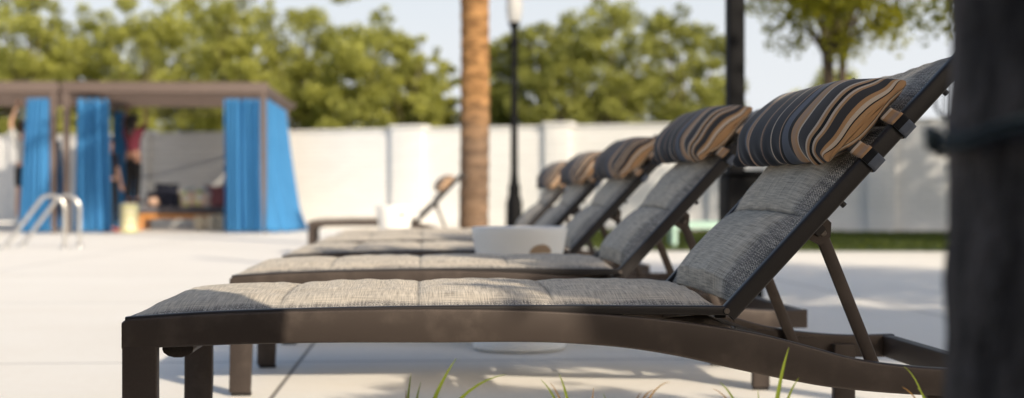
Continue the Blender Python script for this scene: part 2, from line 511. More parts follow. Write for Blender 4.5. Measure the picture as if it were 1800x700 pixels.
def tree(label, base, H, cr, z0, n_blobs, n_leaf, leaf, mat, group, rz=None, blob=(0.26, 0.46), seed=0, stems=1, trunk_r=0.12, asp=(1, 1), shape=0.8, lean=(0, 0), name='broadleaf_tree', gap=None):
    """tapered trunk with limbs, and a crown of leaf clumps between z0 and H"""
    r = np.random.default_rng(seed)
    t = empty(name, base)
    tag(t, label, 'tree', group)
    zc = (z0 + H) / 2; hz = (H - z0) / 2
    blobs = []
    tries = 0
    while len(blobs) < n_blobs and tries < 5000:
        tries += 1
        q = r.uniform(-1, 1, 3)
        if q[0]**2 + q[1]**2 + abs(q[2])**(2/shape) > 1: continue
        rad = cr * r.uniform(*blob) * (1 - 0.25*max(0, q[2]))
        k = 1 - 0.6*rad/cr
        blobs.append((q[0]*cr*asp[0]*k + lean[0]*(0.5+q[2]/2), q[1]*cr*asp[1]*k + lean[1]*(0.5+q[2]/2), zc + q[2]*(hz - rad*0.7), rad, r.uniform(0, 1)))
    # wood
    m = MB()
    fork = z0 + (H - z0) * 0.12
    for s in range(stems):
        a = 2*PI*s/stems + r.uniform(0, 1)
        off = (0 if stems == 1 else trunk_r*0.9)
        b0 = Vector((off*math.cos(a), off*math.sin(a), -0.02))
        f = Vector((off*2.2*math.cos(a) + lean[0]*.1, off*2.2*math.sin(a)+lean[1]*.1, fork))
        rr = trunk_r * (1 if stems == 1 else 0.55)
        m.tube([b0, b0.lerp(f, .1) , b0.lerp(f, .5) + Vector((r.normal()*.03, r.normal()*.03, 0)), f], [rr*1.5, rr*1.1, rr*.95, rr*.8], 10)
        sel = [x for i, x in enumerate(blobs) if i % stems == s][:14]
        for (bx, by, bz, rad, _) in sel:
            e = Vector((bx, by, bz))
            mid = f.lerp(e, .5) + Vector((0, 0, 0.10*abs(bz - f.z)))
            m.tube([f - Vector((0, 0, .05)), f.lerp(mid, .5) + Vector((r.normal()*.04, r.normal()*.04, 0)), mid, e], [rr*.6, rr*.42, rr*.28, rr*.09], 6)
    m.build('trunk', M['bark'], t)
    # leaves
    per = np.array([b[3]**2 for b in blobs]); per = (per/per.sum()*n_leaf).astype(int) + 5
    Cs, Ts = [], []
    for (bx, by, bz, rad, bt), k in zip(blobs, per):
        d = r.normal(size=(k, 3)); d /= np.linalg.norm(d, axis=1, keepdims=True)
        rr = rad * r.uniform(0.25, 1.0, k)**0.5 * (1 + 0.22*r.normal(size=k)*0.6)
        lump = 1 + 0.18*np.sin(d[:, 0]*5 + bt*9)*np.sin(d[:, 1]*5+bt*5)
        P = np.array([bx, by, bz]) + d * (rr*lump)[:, None] * np.array([1.0, 1.0, 0.85])
        Cs.append(P)
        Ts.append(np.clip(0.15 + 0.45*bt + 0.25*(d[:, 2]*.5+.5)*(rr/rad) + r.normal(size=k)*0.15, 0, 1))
    C = np.concatenate(Cs); T = np.concatenate(Ts)
    leaves_mesh('crown', C, leaf, T, mat, t, r=r)
    return t

# perimeter wall (local x along its length)
WL = math.atan2(-0.36, 1.0)
wall = empty('perimeter_wall', (0, 27.7, 0), WL)
tag(wall, 'long white painted brick wall closing off the pool terrace', 'wall')
WH = 1.97
MB().box((0, 0.10, WH/2), (46, 0.20, WH), 0.01).build('wall_panel', M['wall'], wall)
MB().box((0, 0.10, WH + 0.025), (46, 0.27, 0.05), 0.008).build('coping', M['wall'], wall)
for i, xx in enumerate((-14.7, -11.6, -8.5, -5.3, -2.2, 0.95, 4.15, 7.0, 10.1, 13.2)):
    wd = 0.68 if i == 4 else 0.50
    p = MB().box((xx, -0.035, (WH+0.03)/2), (wd, 0.13, WH+0.03), 0.01).build('pilaster', M['wall'], wall)
    MB().box((xx, 0.06, WH + 0.075), (wd+0.08, 0.40, 0.06), 0.012).build('pilaster_cap', M['wall'], p)

# trees beyond the wall
ORD = 'first second third fourth fifth sixth seventh eighth ninth tenth eleventh twelfth thirteenth fourteenth fifteenth sixteenth'.split()
left_tops = [(-60, 20, 57), (12, -4, 56), (66, 14, 50), (128, 60, 52), (190, 22, 54), (254, -6, 50), (322, -8, 55), (345, 30, 60), (404, 6, 50), (455, 40, 56), (512, 22, 52),
             (566, 40, 56), (622, 14, 50), (672, 46, 54), (722, 66, 50), (764, 104, 53)]
for i, (px, ty, d) in enumerate(left_tops):
    H = (CAMZ + (HY - ty) / F * d)*1.13
    b = at(px, d, 0)
    crr = H * (0.215 if i < 14 else 0.175)
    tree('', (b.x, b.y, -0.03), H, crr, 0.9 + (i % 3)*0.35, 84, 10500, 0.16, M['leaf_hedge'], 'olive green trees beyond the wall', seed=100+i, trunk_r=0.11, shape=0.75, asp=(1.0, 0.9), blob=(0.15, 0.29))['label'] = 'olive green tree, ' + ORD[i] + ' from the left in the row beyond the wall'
right_tops = [(842, 120, 56), (900, 66, 52), (958, 44, 50), (1008, 40, 55), (1058, 4, 50), (1112, 30, 55), (1186, 34, 50), (1232, 78, 52)]
for i, (px, ty, d) in enumerate(right_tops):
    H = (CAMZ + (HY - ty) / F * d)*1.10
    b = at(px+8, d, 0)
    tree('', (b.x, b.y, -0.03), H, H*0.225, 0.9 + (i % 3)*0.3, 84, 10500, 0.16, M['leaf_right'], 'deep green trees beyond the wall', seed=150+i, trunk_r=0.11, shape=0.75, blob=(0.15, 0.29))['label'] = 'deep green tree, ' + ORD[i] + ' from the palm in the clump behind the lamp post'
b = at(1465, 46, 0)
tree('small rounded pale green tree far behind the maple trunk', (b.x, b.y, -0.03), 5.2, 1.45, 1.6, 22, 3600, 0.18, M['leaf_hedge'], None, seed=190, trunk_r=0.1)
# maple on the lawn, multi-stemmed
b = at(1472, 28.5, 0)
tree('bright green multi-stemmed maple rising behind the nearest striped pillow', (b.x, b.y, -0.03), 7.6, 2.0, 3.0, 46, 8000, 0.16, M['leaf_maple'], None, seed=205, stems=4, trunk_r=0.14, blob=(0.18, 0.34), name='maple_tree')
# shaded tree whose crown hangs in at the upper right
b = Vector((6.05, 15.0, 0))
tree('dark green tree whose low crown hangs in at the upper right', b, 4.5, 1.9, 1.65, 34, 6500, 0.12, M['leaf_right'], None, seed=231, trunk_r=0.16, blob=(0.2, 0.36), name='broadleaf_tree')
# trees outside the frame on the right that shade the terrace
for i, (x, y, H, cr, z0, nl, lf, asp, lab) in enumerate([
        (3.55, -0.80, 3.22, 0.90, 2.36, 3400, 0.14, (0.66, 0.42), 'small shade tree beside the bed, right of the camera'),
        (3.62, 0.60, 3.60, 0.95, 2.86, 4200, 0.15, (1.0, 0.5), 'slender shade tree to the right of the lounger row'),
        (4.75, 0.90, 4.65, 1.15, 3.35, 4600, 0.16, (1.0, 0.7), 'rounded shade tree farther right of the lounger row'),
        (6.35, 0.20, 4.7, 1.25, 2.9, 4600, 0.16, (1.0, 1.0), 'fourth shade tree of the garden side, well right of the frame'),
        (6.9, 3.9, 6.0, 2.5, 2.2, 6000, 0.17, (1, 1), 'broad shade tree on the deck right of the frame'),
        (12.3, 15.0, 9.0, 3.6, 1.8, 15000, 0.26, (1, 1), 'tall shade tree by the wall far right of the frame')]):
    tree(lab, (x, y, 0), H, cr, z0, 40, nl, lf, M['leaf_right'], None, seed=260+i, trunk_r=0.06 if i < 2 else 0.11, asp=asp, blob=(0.24, 0.42), name='shade_tree')

# ------------------------------------------------------------------ palms
def palm(label, base, H, r0, mat, nfr, seed, ringa=0.045):
    r = random.Random(seed)
    t = empty('palm_tree', base); tag(t, label, 'palm tree')
    pts, rad = [], []
    n = 130
    for i in range(n + 1):
        z = H*i/n
        pts.append((0.02*math.sin(z*0.8), 0.015*math.sin(z*0.6), z - 0.01))
        rr = r0*(1 + 0.25*math.exp(-z/0.10)) * (1 - 0.10*i/n)
        rad.append(rr * (1 + (ringa if i % 3 == 0 else 0.0) + r.uniform(-0.27, 0.27)*ringa))
    MB().tube(pts, rad, 28).build('trunk', mat, t)
    for k in range(nfr):
        a = 2*PI*k/nfr + r.uniform(-.2, .2); el = R(r.uniform(-5, 60)); L = r.uniform(1.5, 2.0)
        rachis = []
        for j in range(9):
            s = j/8; e = el - s*1.5
            if j == 0: p = Vector((0, 0, H-0.05))
            else: p = rachis[-1] + Vector((math.cos(a)*math.cos(e), math.sin(a)*math.cos(e), math.sin(e)))*(L/8)
            rachis.append(p)
        m = MB(); m.tube(rachis, [0.022*(1 - .8*j/8) for j in range(9)], 6)
        side = Vector((-math.sin(a), math.cos(a), 0))
        for j in range(2, 34):
            f = j/34*8; i0 = min(7, int(f)); p = rachis[i0].lerp(rachis[i0+1], f-i0); d = (rachis[i0+1]-rachis[i0]).normalized()
            ll = 0.55*math.sin(PI*min(1, .15+j/36))+.08
            for sg in (-1, 1):
                tip = p + side*sg*ll*.75 + d*ll*.6 + Vector((0, 0, -0.18*ll))
                w_ = d*0.022
                m.add([p - w_, p + w_, tip], [(0, 1, 2)])
        o = m.build('frond', M['frond'], t, smooth=0)
    return t
b = at(832, 16.0, 0)
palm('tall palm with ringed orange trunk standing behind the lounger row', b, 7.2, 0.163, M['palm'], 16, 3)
TRX, TRY, TRR = 0.510, 1.15, 0.160
palm('dark rough palm trunk close by at the right edge', (TRX, TRY, 0), 5.6, TRR, M['darkpalm'], 14, 5, 0.018)
# cord tied round the near trunk
m = MB()
zc = CAMZ + (HY - 236)/F*TRY
ring = [(TRX + (TRR+0.007)*math.cos(2*PI*i/40), TRY + (TRR+0.007)*math.sin(2*PI*i/40), zc + 0.006*math.sin(i*1.1)) for i in range(41)]
m.tube(ring, 0.0036, 8)
ring = [(x, y, z - 0.007) for x, y, z in ring]
m.tube(ring, 0.003, 8)
kx = TRX - TRR - 0.004
m.tube([(kx, TRY, zc), (kx-0.006, TRY-0.005, zc+0.001), (kx-0.010, TRY-0.006, zc-0.005), (kx-0.009, TRY-0.006, zc-0.014)], [0.004, 0.0045, 0.0045, 0.004], 8)
tag(m.build('cord', M['teal']), 'dark teal cord knotted around the near palm trunk', 'cord')

# ------------------------------------------------------------------ lounger
LW = 0.73
U = [0, .143, .336, .573, .835, .956, 1.12, 1.233, 1.32, 1.40, 1.515, 1.60, 1.73]
ZT = [.350, .359, .365, .3676, .361, .3525, .333, .3126, .290, .268, .251, .245, .246]
UB = [0, .066, .175, .336, .573, .86, .956, 1.065, 1.175, 1.265, 1.342, 1.456, 1.585, 1.73]
ZB = [.294, .296, .300, .303, .3025, .2985, .290, .272, .2465, .2275, .213, .200, .192, .190]
US = [0, .143, .336, .573, .835, 1.0, 1.165]
ZS = [.354, .363, .3692, .3727, .3727, .3715, .3695]
HU, HZ, TH = 1.166, 0.362, R(47.0)
BX = Vector((math.cos(TH), 0, math.sin(TH))); BN = Vector((-math.sin(TH), 0, math.cos(TH)))
BL = 0.685
def bp(s, v, n): return Vector((HU, 0, HZ)) + BX*s + BN*n + Vector((0, v, 0))

def puff(x, bounds, h, p=2.6, q=0.62):
    out = np.zeros_like(x); seam = np.zeros_like(x)
    for a, b in zip(bounds[:-1], bounds[1:]):
        s = (x - (a+b)/2) / ((b-a)/2)
        k = np.abs(s) < 1
        out[k] = h * (1 - np.abs(s[k])**p)**q
    for a in bounds[1:-1]:
        seam = np.maximum(seam, np.exp(-((x-a)/0.0038)**2))
    return out, seam

def make_lounger():
    t = empty('sun_lounger')
    fr, dk_ = M['frame'], M['dark']
    uu = np.unique(np.concatenate([np.linspace(0, 1.72, 90), [0.004, 0.012]]))
    for side in (0, 1):
        vc = 0.015 if side == 0 else LW - 0.015
        zt = crom(U, ZT, uu); zb = crom(UB, ZB, uu)
        secs = []
        for u, a, b in zip(uu, zt, zb):
            if u < 0.013: a -= 0.006*(1 - u/0.013)**2
            secs.append([(u, vc + y, (a+b)/2 + z) for y, z in rrect(0.030, a-b, 0.005)])
        rail = MB().loft(secs).build('side_rail', fr, t)
        # front leg
        MB().loft([[(0.033 + x + (0.0 if z > .1 else -0.004), vc + y, z) for x, y in rrect(0.0656 - (0 if z > .1 else .004), 0.0296, 0.0035)] for z in (0.302, 0.15, 0.010)]).build('leg', fr, t)
        m = MB(); m.box((0.033, vc, 0.005), (0.058, 0.026, 0.0095), 0.002)
        m.build('foot_pad', dk_, t)
        # rear leg, just inside the rail
        vi = 0.030 + 0.016 if side == 0 else LW - 0.046
        MB().loft([[(1.588 + x, vi + y, z) for x, y in rrect(0.052, 0.028, 0.0035)] for z in (0.225, 0.010)]).build('leg', fr, t)
        MB().box((1.588, vi, 0.005), (0.046, 0.024, 0.0095), 0.002).build('foot_pad', dk_, t)
        # notched rack plate on the inner face
        sg = 1 if side == 0 else -1
        v0 = 0.0325 if side == 0 else LW - 0.0325
        prof = []
        base = [(1.20, .262), (1.205, .288), (1.235, .288), (1.243, .272), (1.262, .272), (1.270, .280), (1.325, .276), (1.333, .258), (1.352, .256), (1.360, .264), (1.42, .258), (1.428, .238), (1.447, .236), (1.456, .246), (1.52, .240), (1.53, .225), (1.53, .200), (1.36, .210), (1.20, .245)]
        m = MB()
        A = [(u, v0, z) for u, z in base]; B = [(u, v0 + sg*0.012, z) for u, z in base]
        n = len(base); m.add(A + B, [tuple(range(n)), tuple(range(2*n-1, n-1, -1))] + [(i, (i+1) % n, n + (i+1) % n, n + i) for i in range(n)])
        m.build('notched_rack', fr, t, smooth=25)
    # cross members of the base
    m = MB()
    sec = lambda u, z, a, b: [(u + a*math.cos(2*PI*j/14), 0, z + b*math.sin(2*PI*j/14)) for j in range(14)]
    m.loft([[(x, v, z) for x, _, z in sec(0.100, 0.291, 0.030, 0.017)] for v in (0.0305, LW-0.0305)])
    m.build('foot_crossbar', fr, t)
    MB().bar((1.705, 0.0305, 0.218), (1.705, LW-0.0305, 0.218), 0.028, 0.052, (1, 0, 0)).build('head_crossbar', fr, t)
    m = MB(); m.bar((1.17, 0.0305, 0.300), (1.17, LW-0.0305, 0.300), 0.045, 0.024, (1, 0, 0))
    m.build('middle_crossbar', fr, t)
    m = MB()
    for v in (0.075, LW-0.075):
        m.bar((1.185, v, 0.318), (1.50, v, 0.205), 0.014, 0.012, (0, 1, 0))
    m.bar((1.30, 0.075, 0.268), (1.30, LW-0.075, 0.268), 0.014, 0.012, (1, 0, 0)); m.bar((1.50, 0.05, 0.205), (1.50, LW-0.05, 0.205), 0.016, 0.016, (1, 0, 0))
    m.build('brace_rod', dk_, t)
    # hinge brackets
    for v in (0.040, LW-0.040):
        m = MB(); m.bar((1.10, v, 0.340), (1.185, v, 0.300), 0.010, 0.036, (0, 1, 0)); m.bar((1.02, v, 0.335), (1.115, v, 0.342), 0.010, 0.018, (0, 1, 0))
        m.build('hinge_bracket', fr, t)
    # seat frame
    us = np.linspace(0.006, HU - 0.004, 60); zs = crom(US, ZS, us)
    m = MB()
    for vc in (0.0135, LW-0.0135):
        m.loft([[(u, vc + y, z - 0.009 + zz) for y, zz in rrect(0.022, 0.018, 0.004)] for u, z in zip(us, zs)])
    m.bar((0.016, 0.024, 0.345), (0.016, LW-0.024, 0.345), 0.022, 0.016, (1, 0, 0))
    m.bar((HU-0.02, 0.024, 0.352), (HU-0.02, LW-0.024, 0.352), 0.022, 0.014, (1, 0, 0))
    sf = m.build('seat_frame', dk_, t)
    for u in (0.50, 0.80):
        for vc in (0.006, LW-0.006):
            MB().box((u, vc, np.interp(u, US, ZS)-0.012), (0.024, 0.006, 0.007), 0.002).build('spacer', M['bolt'], sf)
    for v in (0.0005, LW-0.0005):
        MB().tube([(HU-0.012, v-0.003, 0.3605), (HU-0.012, v+0.003, 0.3605)], 0.0055, 12).build('hinge_bolt', M['bolt'], sf)
    # seat sling
    nu, nv = 460, 110
    u = np.linspace(0.008, 1.143, nu); v = np.linspace(0.019, LW-0.019, nv)
    UU, VV = np.meshgrid(u, v, indexing='ij')
    base = crom(US, ZS, u)[:, None] - 0.004 + 0*VV
    pu, seam = puff(u, [0.020, 0.291, 0.558, 0.822, 1.137], 1.0, 2.4, 0.5)
    cv = (VV - LW/2) / (LW/2 - 0.025)
    gv = np.clip(1 - np.abs(cv)**3.2, 0, 1)
    end = np.clip(np.minimum((u - 0.008)/0.06, (1.143 - u)/0.02), 0, 1)[:, None]**0.5
    sag = 0.006*np.clip(1-np.abs((VV-LW/2)/(LW/2-0.02))**3, 0, 1)
    wr = 0.0012*np.sin(UU*95 + 3*np.sin(VV*9)) * np.sin(VV*23 + UU*6) + 0.0010*np.sin(VV*60+UU*20)
    Z = base + ((0.018 + 0.009*pu[:, None])*gv + sag*0.5 + wr*gv)*end
    P = np.stack([UU, VV, Z], -1)
    wob = 0.012*np.sin(UU*2*PI/0.266 - 0.4)
    edge = np.clip(1 - (np.minimum(VV, LW-VV) - 0.045 - np.clip(-wob, 0, 1))/0.025, 0, 1)
    seamA = (seam[:, None]*np.clip(gv*1.5, 0, 1))
    grid_obj('seat_sling', P, np.stack([UU, VV], -1), M['sling'], t, {'edge': edge, 'seam': seamA}, 0.006)
    # backrest
    m = MB()
    for vc in (0.0145, LW-0.0145):
        m.loft([[bp(s, vc + y, n) for y, n in rrect(0.027, 0.034, 0.006)] for s in (-0.012, 0.0, BL)])
    m.loft([[bp(BL - 0.015 + a, v, b - 0.047*(1 - abs((v-LW/2)/(LW/2-.028))**2.2)) for a, b in rrect(0.028, 0.026, 0.008)] for v in np.linspace(0.028, LW-0.028, 17)])
    m.loft([[bp(0.040 + a, v, b) for a, b in rrect(0.020, 0.018, 0.006)] for v in (0.028, LW-0.028)])
    m.loft([[bp(0.235 + a, v, -0.026 + b) for a, b in rrect(0.022, 0.016, 0.005)] for v in (0.03, LW-0.03)])
    bf = m.build('backrest_frame', dk_, t)
    for s in (0.30, 0.60):
        MB().tube([bp(s, 0.014, -0.017), bp(s, 0.014, -0.026)], 0.006, 10).build('stopper', dk_, bf)
    nu, nv = 330, 110
    s = np.linspace(0.012, BL+0.004, nu); SS, VV = np.meshgrid(s, v, indexing='ij')
    pu, seam = puff(s, [0.000, 0.232, 0.480, 0.705], 1.0, 2.4, 0.5)
    cv = (VV - LW/2) / (LW/2 - 0.03); gv = np.clip(1 - np.abs(cv)**3.2, 0, 1)
    end = np.clip(np.minimum((s - 0.008)/0.035, (BL + 0.012 - s)/0.03), 0, 1)[:, None]**0.6
    wr = 0.0012*np.sin(SS*80+2*np.sin(VV*8))*np.sin(VV*19+SS*9) + 0.0009*np.sin(VV*70+SS*30)
    headsag = 0.045*np.clip((SS-0.36)/(BL-0.36), 0, 1)**1.3*(1 - np.clip(np.abs(cv), 0, 1)**2.2)
    N = 0.012 - headsag + ((0.012 + 0.031*pu[:, None])*gv + wr*gv)*end - 0.010*(1-end)
    A = np.array([bp(0, 0, 0)[:]]); 
    P = A + SS[..., None]*np.array(BX[:]) + N[..., None]*np.array(BN[:]) + VV[..., None]*np.array([0, 1.0, 0])
    edge = np.clip(1 - (np.minimum(VV, LW-VV) - 0.085 - 0.015*np.sin(SS*12))/0.035, 0, 1)
    edge = np.maximum(edge, np.clip((SS-0.60)/0.05, 0, 1))
    # stitched hem next to the bar
    hem = 0.75*np.exp(-((np.minimum(VV, LW-VV)-0.033)/0.0022)**2)
    grid_obj('backrest_sling', P, np.stack([SS, VV], -1), M['sling'], t, {'edge': edge, 'seam': np.maximum(seam[:, None]*np.clip(gv*1.5, 0, 1), hem)}, 0.006)
    # struts with their brackets
    for v in (0.044, LW-0.044):
        top = bp(0.232, v, -0.038); bot = Vector((1.470, v, 0.214))
        st = MB().bar(top + (top-bot)*0.01, bot, 0.010, 0.026, (0, 1, 0), 0.003).build('strut', fr, t)
        m = MB()
        A = [bp(0.205, 0, -0.016), bp(0.262, 0, -0.016), bp(0.262, 0, -0.034), bp(0.240, 0, -0.052), bp(0.214, 0, -0.048)]
        sg = -1 if v < LW/2 else 1
        for off in (sg*0.0075,):
            B0 = [p + Vector((0, v + off - 0.002, 0)) for p in A]; B1 = [p + Vector((0, v + off + 0.002, 0)) for p in A]
            m.add(B0 + B1, [tuple(range(5)), tuple(range(9, 4, -1))] + [(i, (i+1) % 5, 5+(i+1) % 5, 5+i) for i in range(5)])
        m.build('bracket', fr, st, smooth=20)
        pc = bp(0.236, v + sg*0.0095, -0.036)
        MB().tube([pc, pc + Vector((0, sg*0.003, 0))], [0.0065, 0.005], 14).build('bolt', M['bolt'], st)
    return t

def lounger_loc(d, x0=None):
    return Vector((-0.736 - (d - 2.68)*math.tan(ROW), d, 0)) if x0 is None else Vector((x0, d, 0))

LD = [2.68, 4.17, 5.66, 7.15, 8.62]
labels = ['nearest sun lounger, in focus with a bare striped-pillow backrest and bronze frame',
          'second sun lounger from the front, directly behind the nearest one',
          'third sun lounger from the front, half hidden by the round white table',
          'fourth sun lounger from the front, second from the far end of the row',
          'farthest sun lounger of the near row, showing little but its pillow']
labels[0] = 'nearest sun lounger, sharp in focus with sunlit bronze rail and grey woven sling'
LG = 'sun loungers lined up along the deck'
proto = make_lounger()
roots = []
for i, d in enumerate(LD):
    o = proto if i == 0 else copy_tree(proto)
    o.location = lounger_loc(d); o.rotation_euler.z = ROW
    tag(o, labels[i], 'sun lounger', LG); roots.append(o)
far = copy_tree(proto); far.location = (-2.14, 14.9, 0); far.rotation_euler.z = ROW
tag(far, 'lone sun lounger standing apart in front of the white wall left of the palm', 'sun lounger', LG)

# ------------------------------------------------------------------ headrest pillows
def make_pillow():
    """origin at the foot of the backrest; axes of the lounger; centred at s = 0.447"""
    NQ, NTT = 120, 72
    q = np.sign(np.linspace(-1, 1, NQ))*(1-(1-np.abs(np.linspace(-1, 1, NQ)))**1.35); tt = np.linspace(0, 2*PI, NTT + 1)
    Q, T = np.meshgrid(q, tt, indexing='ij')
    aq = np.abs(Q)
    half = 0.112*(0.95 + 0.07*aq**6) 
    thick = 0.060*np.clip(1 - aq**9, 0, 1)**0.55 + 0.010*(1-0.6*aq**10)
    ct, st = np.cos(T), np.sin(T)
    a = np.sign(ct)*np.abs(ct)**0.80*half
    b = np.sign(st)*np.abs(st)**0.95*thick
    b = np.where(st < 0, b*0.55, b)
    # gathers at the ends, slack along the lower seam
    b = b + 0.0030*np.sin(T*9 + 1.3 + 1.5*np.sin(T*2))*aq**11*(1-aq**24) + 0.0008*np.sin(T*6 + 9*Q)*aq**3 + 0.004*np.sin(T*5+Q*6)*aq**2
    a = a + 0.004*np.sin(Q*31)*np.exp(-((T-PI)/0.5)**2) + 0.003*np.sin(Q*17)*np.exp(-((T-PI)/0.9)**2)
    sag = -0.010*(1 - aq**2)
    near = np.clip(-Q, 0, 1)**2
    S = 0.440 + a + sag + 0.012*near; N = 0.082 + b + 0.010*(-a/0.11)*0.5 - 0.028*near
    V = LW/2 - 0.010 + Q*(0.334 - 0.008*np.cos(T)**2) + 0.003*np.sin(T*3)*aq**6
    P = np.array(bp(0, 0, 0)[:]) + S[..., None]*np.array(BX[:]) + N[..., None]*np.array(BN[:]) + V[..., None]*np.array([0, 1.0, 0])
    dl = np.linalg.norm(np.diff(P, axis=0), axis=-1)[:, NTT//4]
    arc = np.concatenate([[0], np.cumsum(dl)]); arc /= arc[-1]
    UV = np.stack([np.repeat(arc[:, None], NTT + 1, 1), T/(2*PI)], -1)
    t = empty('headrest_pillow')
    body = grid_obj('cushion', P, UV, M['stripe'], t)
        # end seam piping
    for e in (0, NQ-1):
        pts = [Vector(P[e, j]) for j in range(0, NTT, 2)]
        c = sum(pts, Vector())/len(pts)
        m = MB()
        vs = pts + [c + Vector((0, -0.004 if e == 0 else 0.004, 0))]
        n = len(pts)
        m.add(vs, [(i, (i+1) % n, n) for i in range(n)])
        o = m.build('end_seam', M['stripe'], t, smooth=180)
        uvl = o.data.uv_layers.new(name='UVMap')
        for li, lp in enumerate(o.data.loops):
            p = o.data.vertices[lp.vertex_index].co
            k = 0.012 if e == 0 else 0.97
            uvl.data[li].uv = (0.003, 0.1)
    # elastic straps looped round the side bars
    for s0 in (0.402, 0.492):
        for sg in (1, -1):
            vv = lambda x: x if sg == 1 else LW - x
            path = [(0.085, 0.066), (0.050, 0.062), (0.034, 0.046), (0.022, 0.030), (0.010, 0.0225), (-0.0005, 0.0205), (-0.0045, 0.012), (-0.0050, -0.014), (-0.0010, -0.0215), (0.016, -0.0225), (0.030, -0.0215), (0.036, -0.010)]
            h = 0.0155
            path = np.array(path)
            fine = []
            for k in range(len(path)-1):
                for f in np.linspace(0, 1, 4, endpoint=False): fine.append(path[k]*(1-f) + path[k+1]*f)
            fine.append(path[-1]); fine = np.array(fine)
            ss = np.linspace(-h, h, 6)
            PP = np.zeros((len(fine), 6, 3)); UVs = np.zeros((len(fine), 6, 2))
            L = 0
            for k, (vv0, nn0) in enumerate(fine):
                if k: L += np.linalg.norm(fine[k]-fine[k-1])
                for j, s_ in enumerate(ss):
                    PP[k, j] = bp(s0 + s_, vv(vv0), nn0)[:]
                    UVs[k, j] = (0.062 + L*1.45, s_*4)
            so_ = grid_obj('strap', PP, UVs, M['stripe'], t, thickness=0.0022)
    return t
pil_labels = ['nearest striped headrest pillow, sharp, strapped to the front lounger',
              'second striped headrest pillow, just left of the nearest one',
              'third striped headrest pillow, right above the round white table',
              'fourth striped headrest pillow, in front of the farthest of the row',
              'fifth striped headrest pillow, mostly hidden, leftmost of the row']
pp = make_pillow()
offs = [0.0, 0.062, 0.020, 0.01, -0.005]
for i, lo in enumerate(roots):
    o = pp if i == 0 else copy_tree(pp)
    o.rotation_euler.z = ROW
    sh = Vector((BX.x*offs[i]*CR_, BX.x*offs[i]*SR_, BX.z*offs[i]))
    o.location = lo.location + sh
    tag(o, pil_labels[i], 'pillow', 'striped headrest pillows')
o = copy_tree(pp); o.rotation_euler.z = ROW; o.location = far.location + Vector((BX.x*.03, 0, BX.z*.03))
tag(o, 'striped headrest pillow on the lone lounger left of the palm', 'pillow', 'striped headrest pillows')

# ------------------------------------------------------------------ round white tables
def make_table():
    t = empty('side_table')
    m = MB()
    m.lathe([(0.001, 0.004), (0.165, 0.004), (0.178, 0.010), (0.182, 0.022), (0.180, 0.034), (0.158, 0.060), (0.146, 0.11), (0.142, 0.19), (0.146, 0.27), (0.158, 0.33), (0.172, 0.385), (0.181, 0.44), (0.184, 0.462), (0.182, 0.470), (0.174, 0.473), (0.168, 0.468), (0.001, 0.466)], 64)
    m.build('drum_body', M['white'], t)
    # half-round grip opening in the side facing the loungers
    g_ = MB(); a0 = R(-62)
    pts = []
    for i in range(25):
        a = PI*i/24
        pts.append((0.046*math.cos(a), 0.034*math.sin(a)))
    secs = []
    def rad(z): return float(np.interp(z, [0.27, 0.33, 0.385, 0.44], [0.146, 0.158, 0.172, 0.181]))
    vs = []
    for x, z in pts:
        zz = 0.375 + z; ang = a0 + x/0.17
        vs.append(((rad(zz)+0.002)*math.cos(ang), (rad(zz)+0.002)*math.sin(ang), zz))
    c = ((rad(.39)+0.002)*math.cos(a0), (rad(.39)+0.002)*math.sin(a0), .376)
    g_.add(vs + [c], [(i, i+1, 25) for i in range(24)])
    g_.build('grip_opening', M['tan'], t)
    return t
tb = make_table(); tb.location = at(913, 5.48, 0)
tag(tb, 'round white drum table standing between the second and third loungers', 'side table', 'round white drum tables')
t2 = copy_tree(tb); t2.location = at(694, 14.3, 0); t2.scale = (1.05, 1.05, 1.10)
tag(t2, 'small round white table in front of the lone lounger by the wall', 'side table', 'round white drum tables')

# ------------------------------------------------------------------ posts and lamp
b = at(1292, 8.3, 0)
t = empty('shade_post', b, R(8)); tag(t, 'tall square black steel post behind the second pillow', 'post')
MB().box((0, 0, 1.9), (0.094, 0.094, 3.8), 0.006).build('shaft', M['black'], t)
MB().box((0.035, 0, 0.36), (0.215, 0.20, 0.72), 0.012).build('base_housing', M['black'], t)
MB().box((0.075, -0.004, 0.733), (0.30, 0.25, 0.026), 0.008).build('base_flange', M['black'], t)

b = at(904, 21, 0)
t = empty('lamp_post', b); tag(t, 'slender black lamp post with white acorn lamp before the wall', 'lamp post')
m = MB(); m.lathe([(0.001, 0), (0.17, 0), (0.17, 0.06), (0.13, 0.10), (0.12, 0.55), (0.095, 0.62), (0.085, 0.72), (0.095, 0.76), (0.07, 0.82), (0.055, 1.0), (0.048, 2.2), (0.044, 2.86), (0.062, 2.88), (0.062, 2.93), (0.046, 2.95), (0.050, 3.10), (0.085, 3.17), (0.085, 3.20), (0.001, 3.20)], 24)
m.build('pole', M['black'], t)
MB().lathe([(0.001, 3.201), (0.085, 3.203), (0.100, 3.24), (0.118, 3.36), (0.120, 3.52), (0.10, 3.64), (0.06, 3.72), (0.001, 3.735)], 24).build('lamp_globe', M['globe'], t)
MB().lathe([(0.001, 3.72), (0.06, 3.725), (0.045, 3.76), (0.015, 3.79), (0.012, 3.84), (0.001, 3.86)], 16).build('finial', M['black'], t)

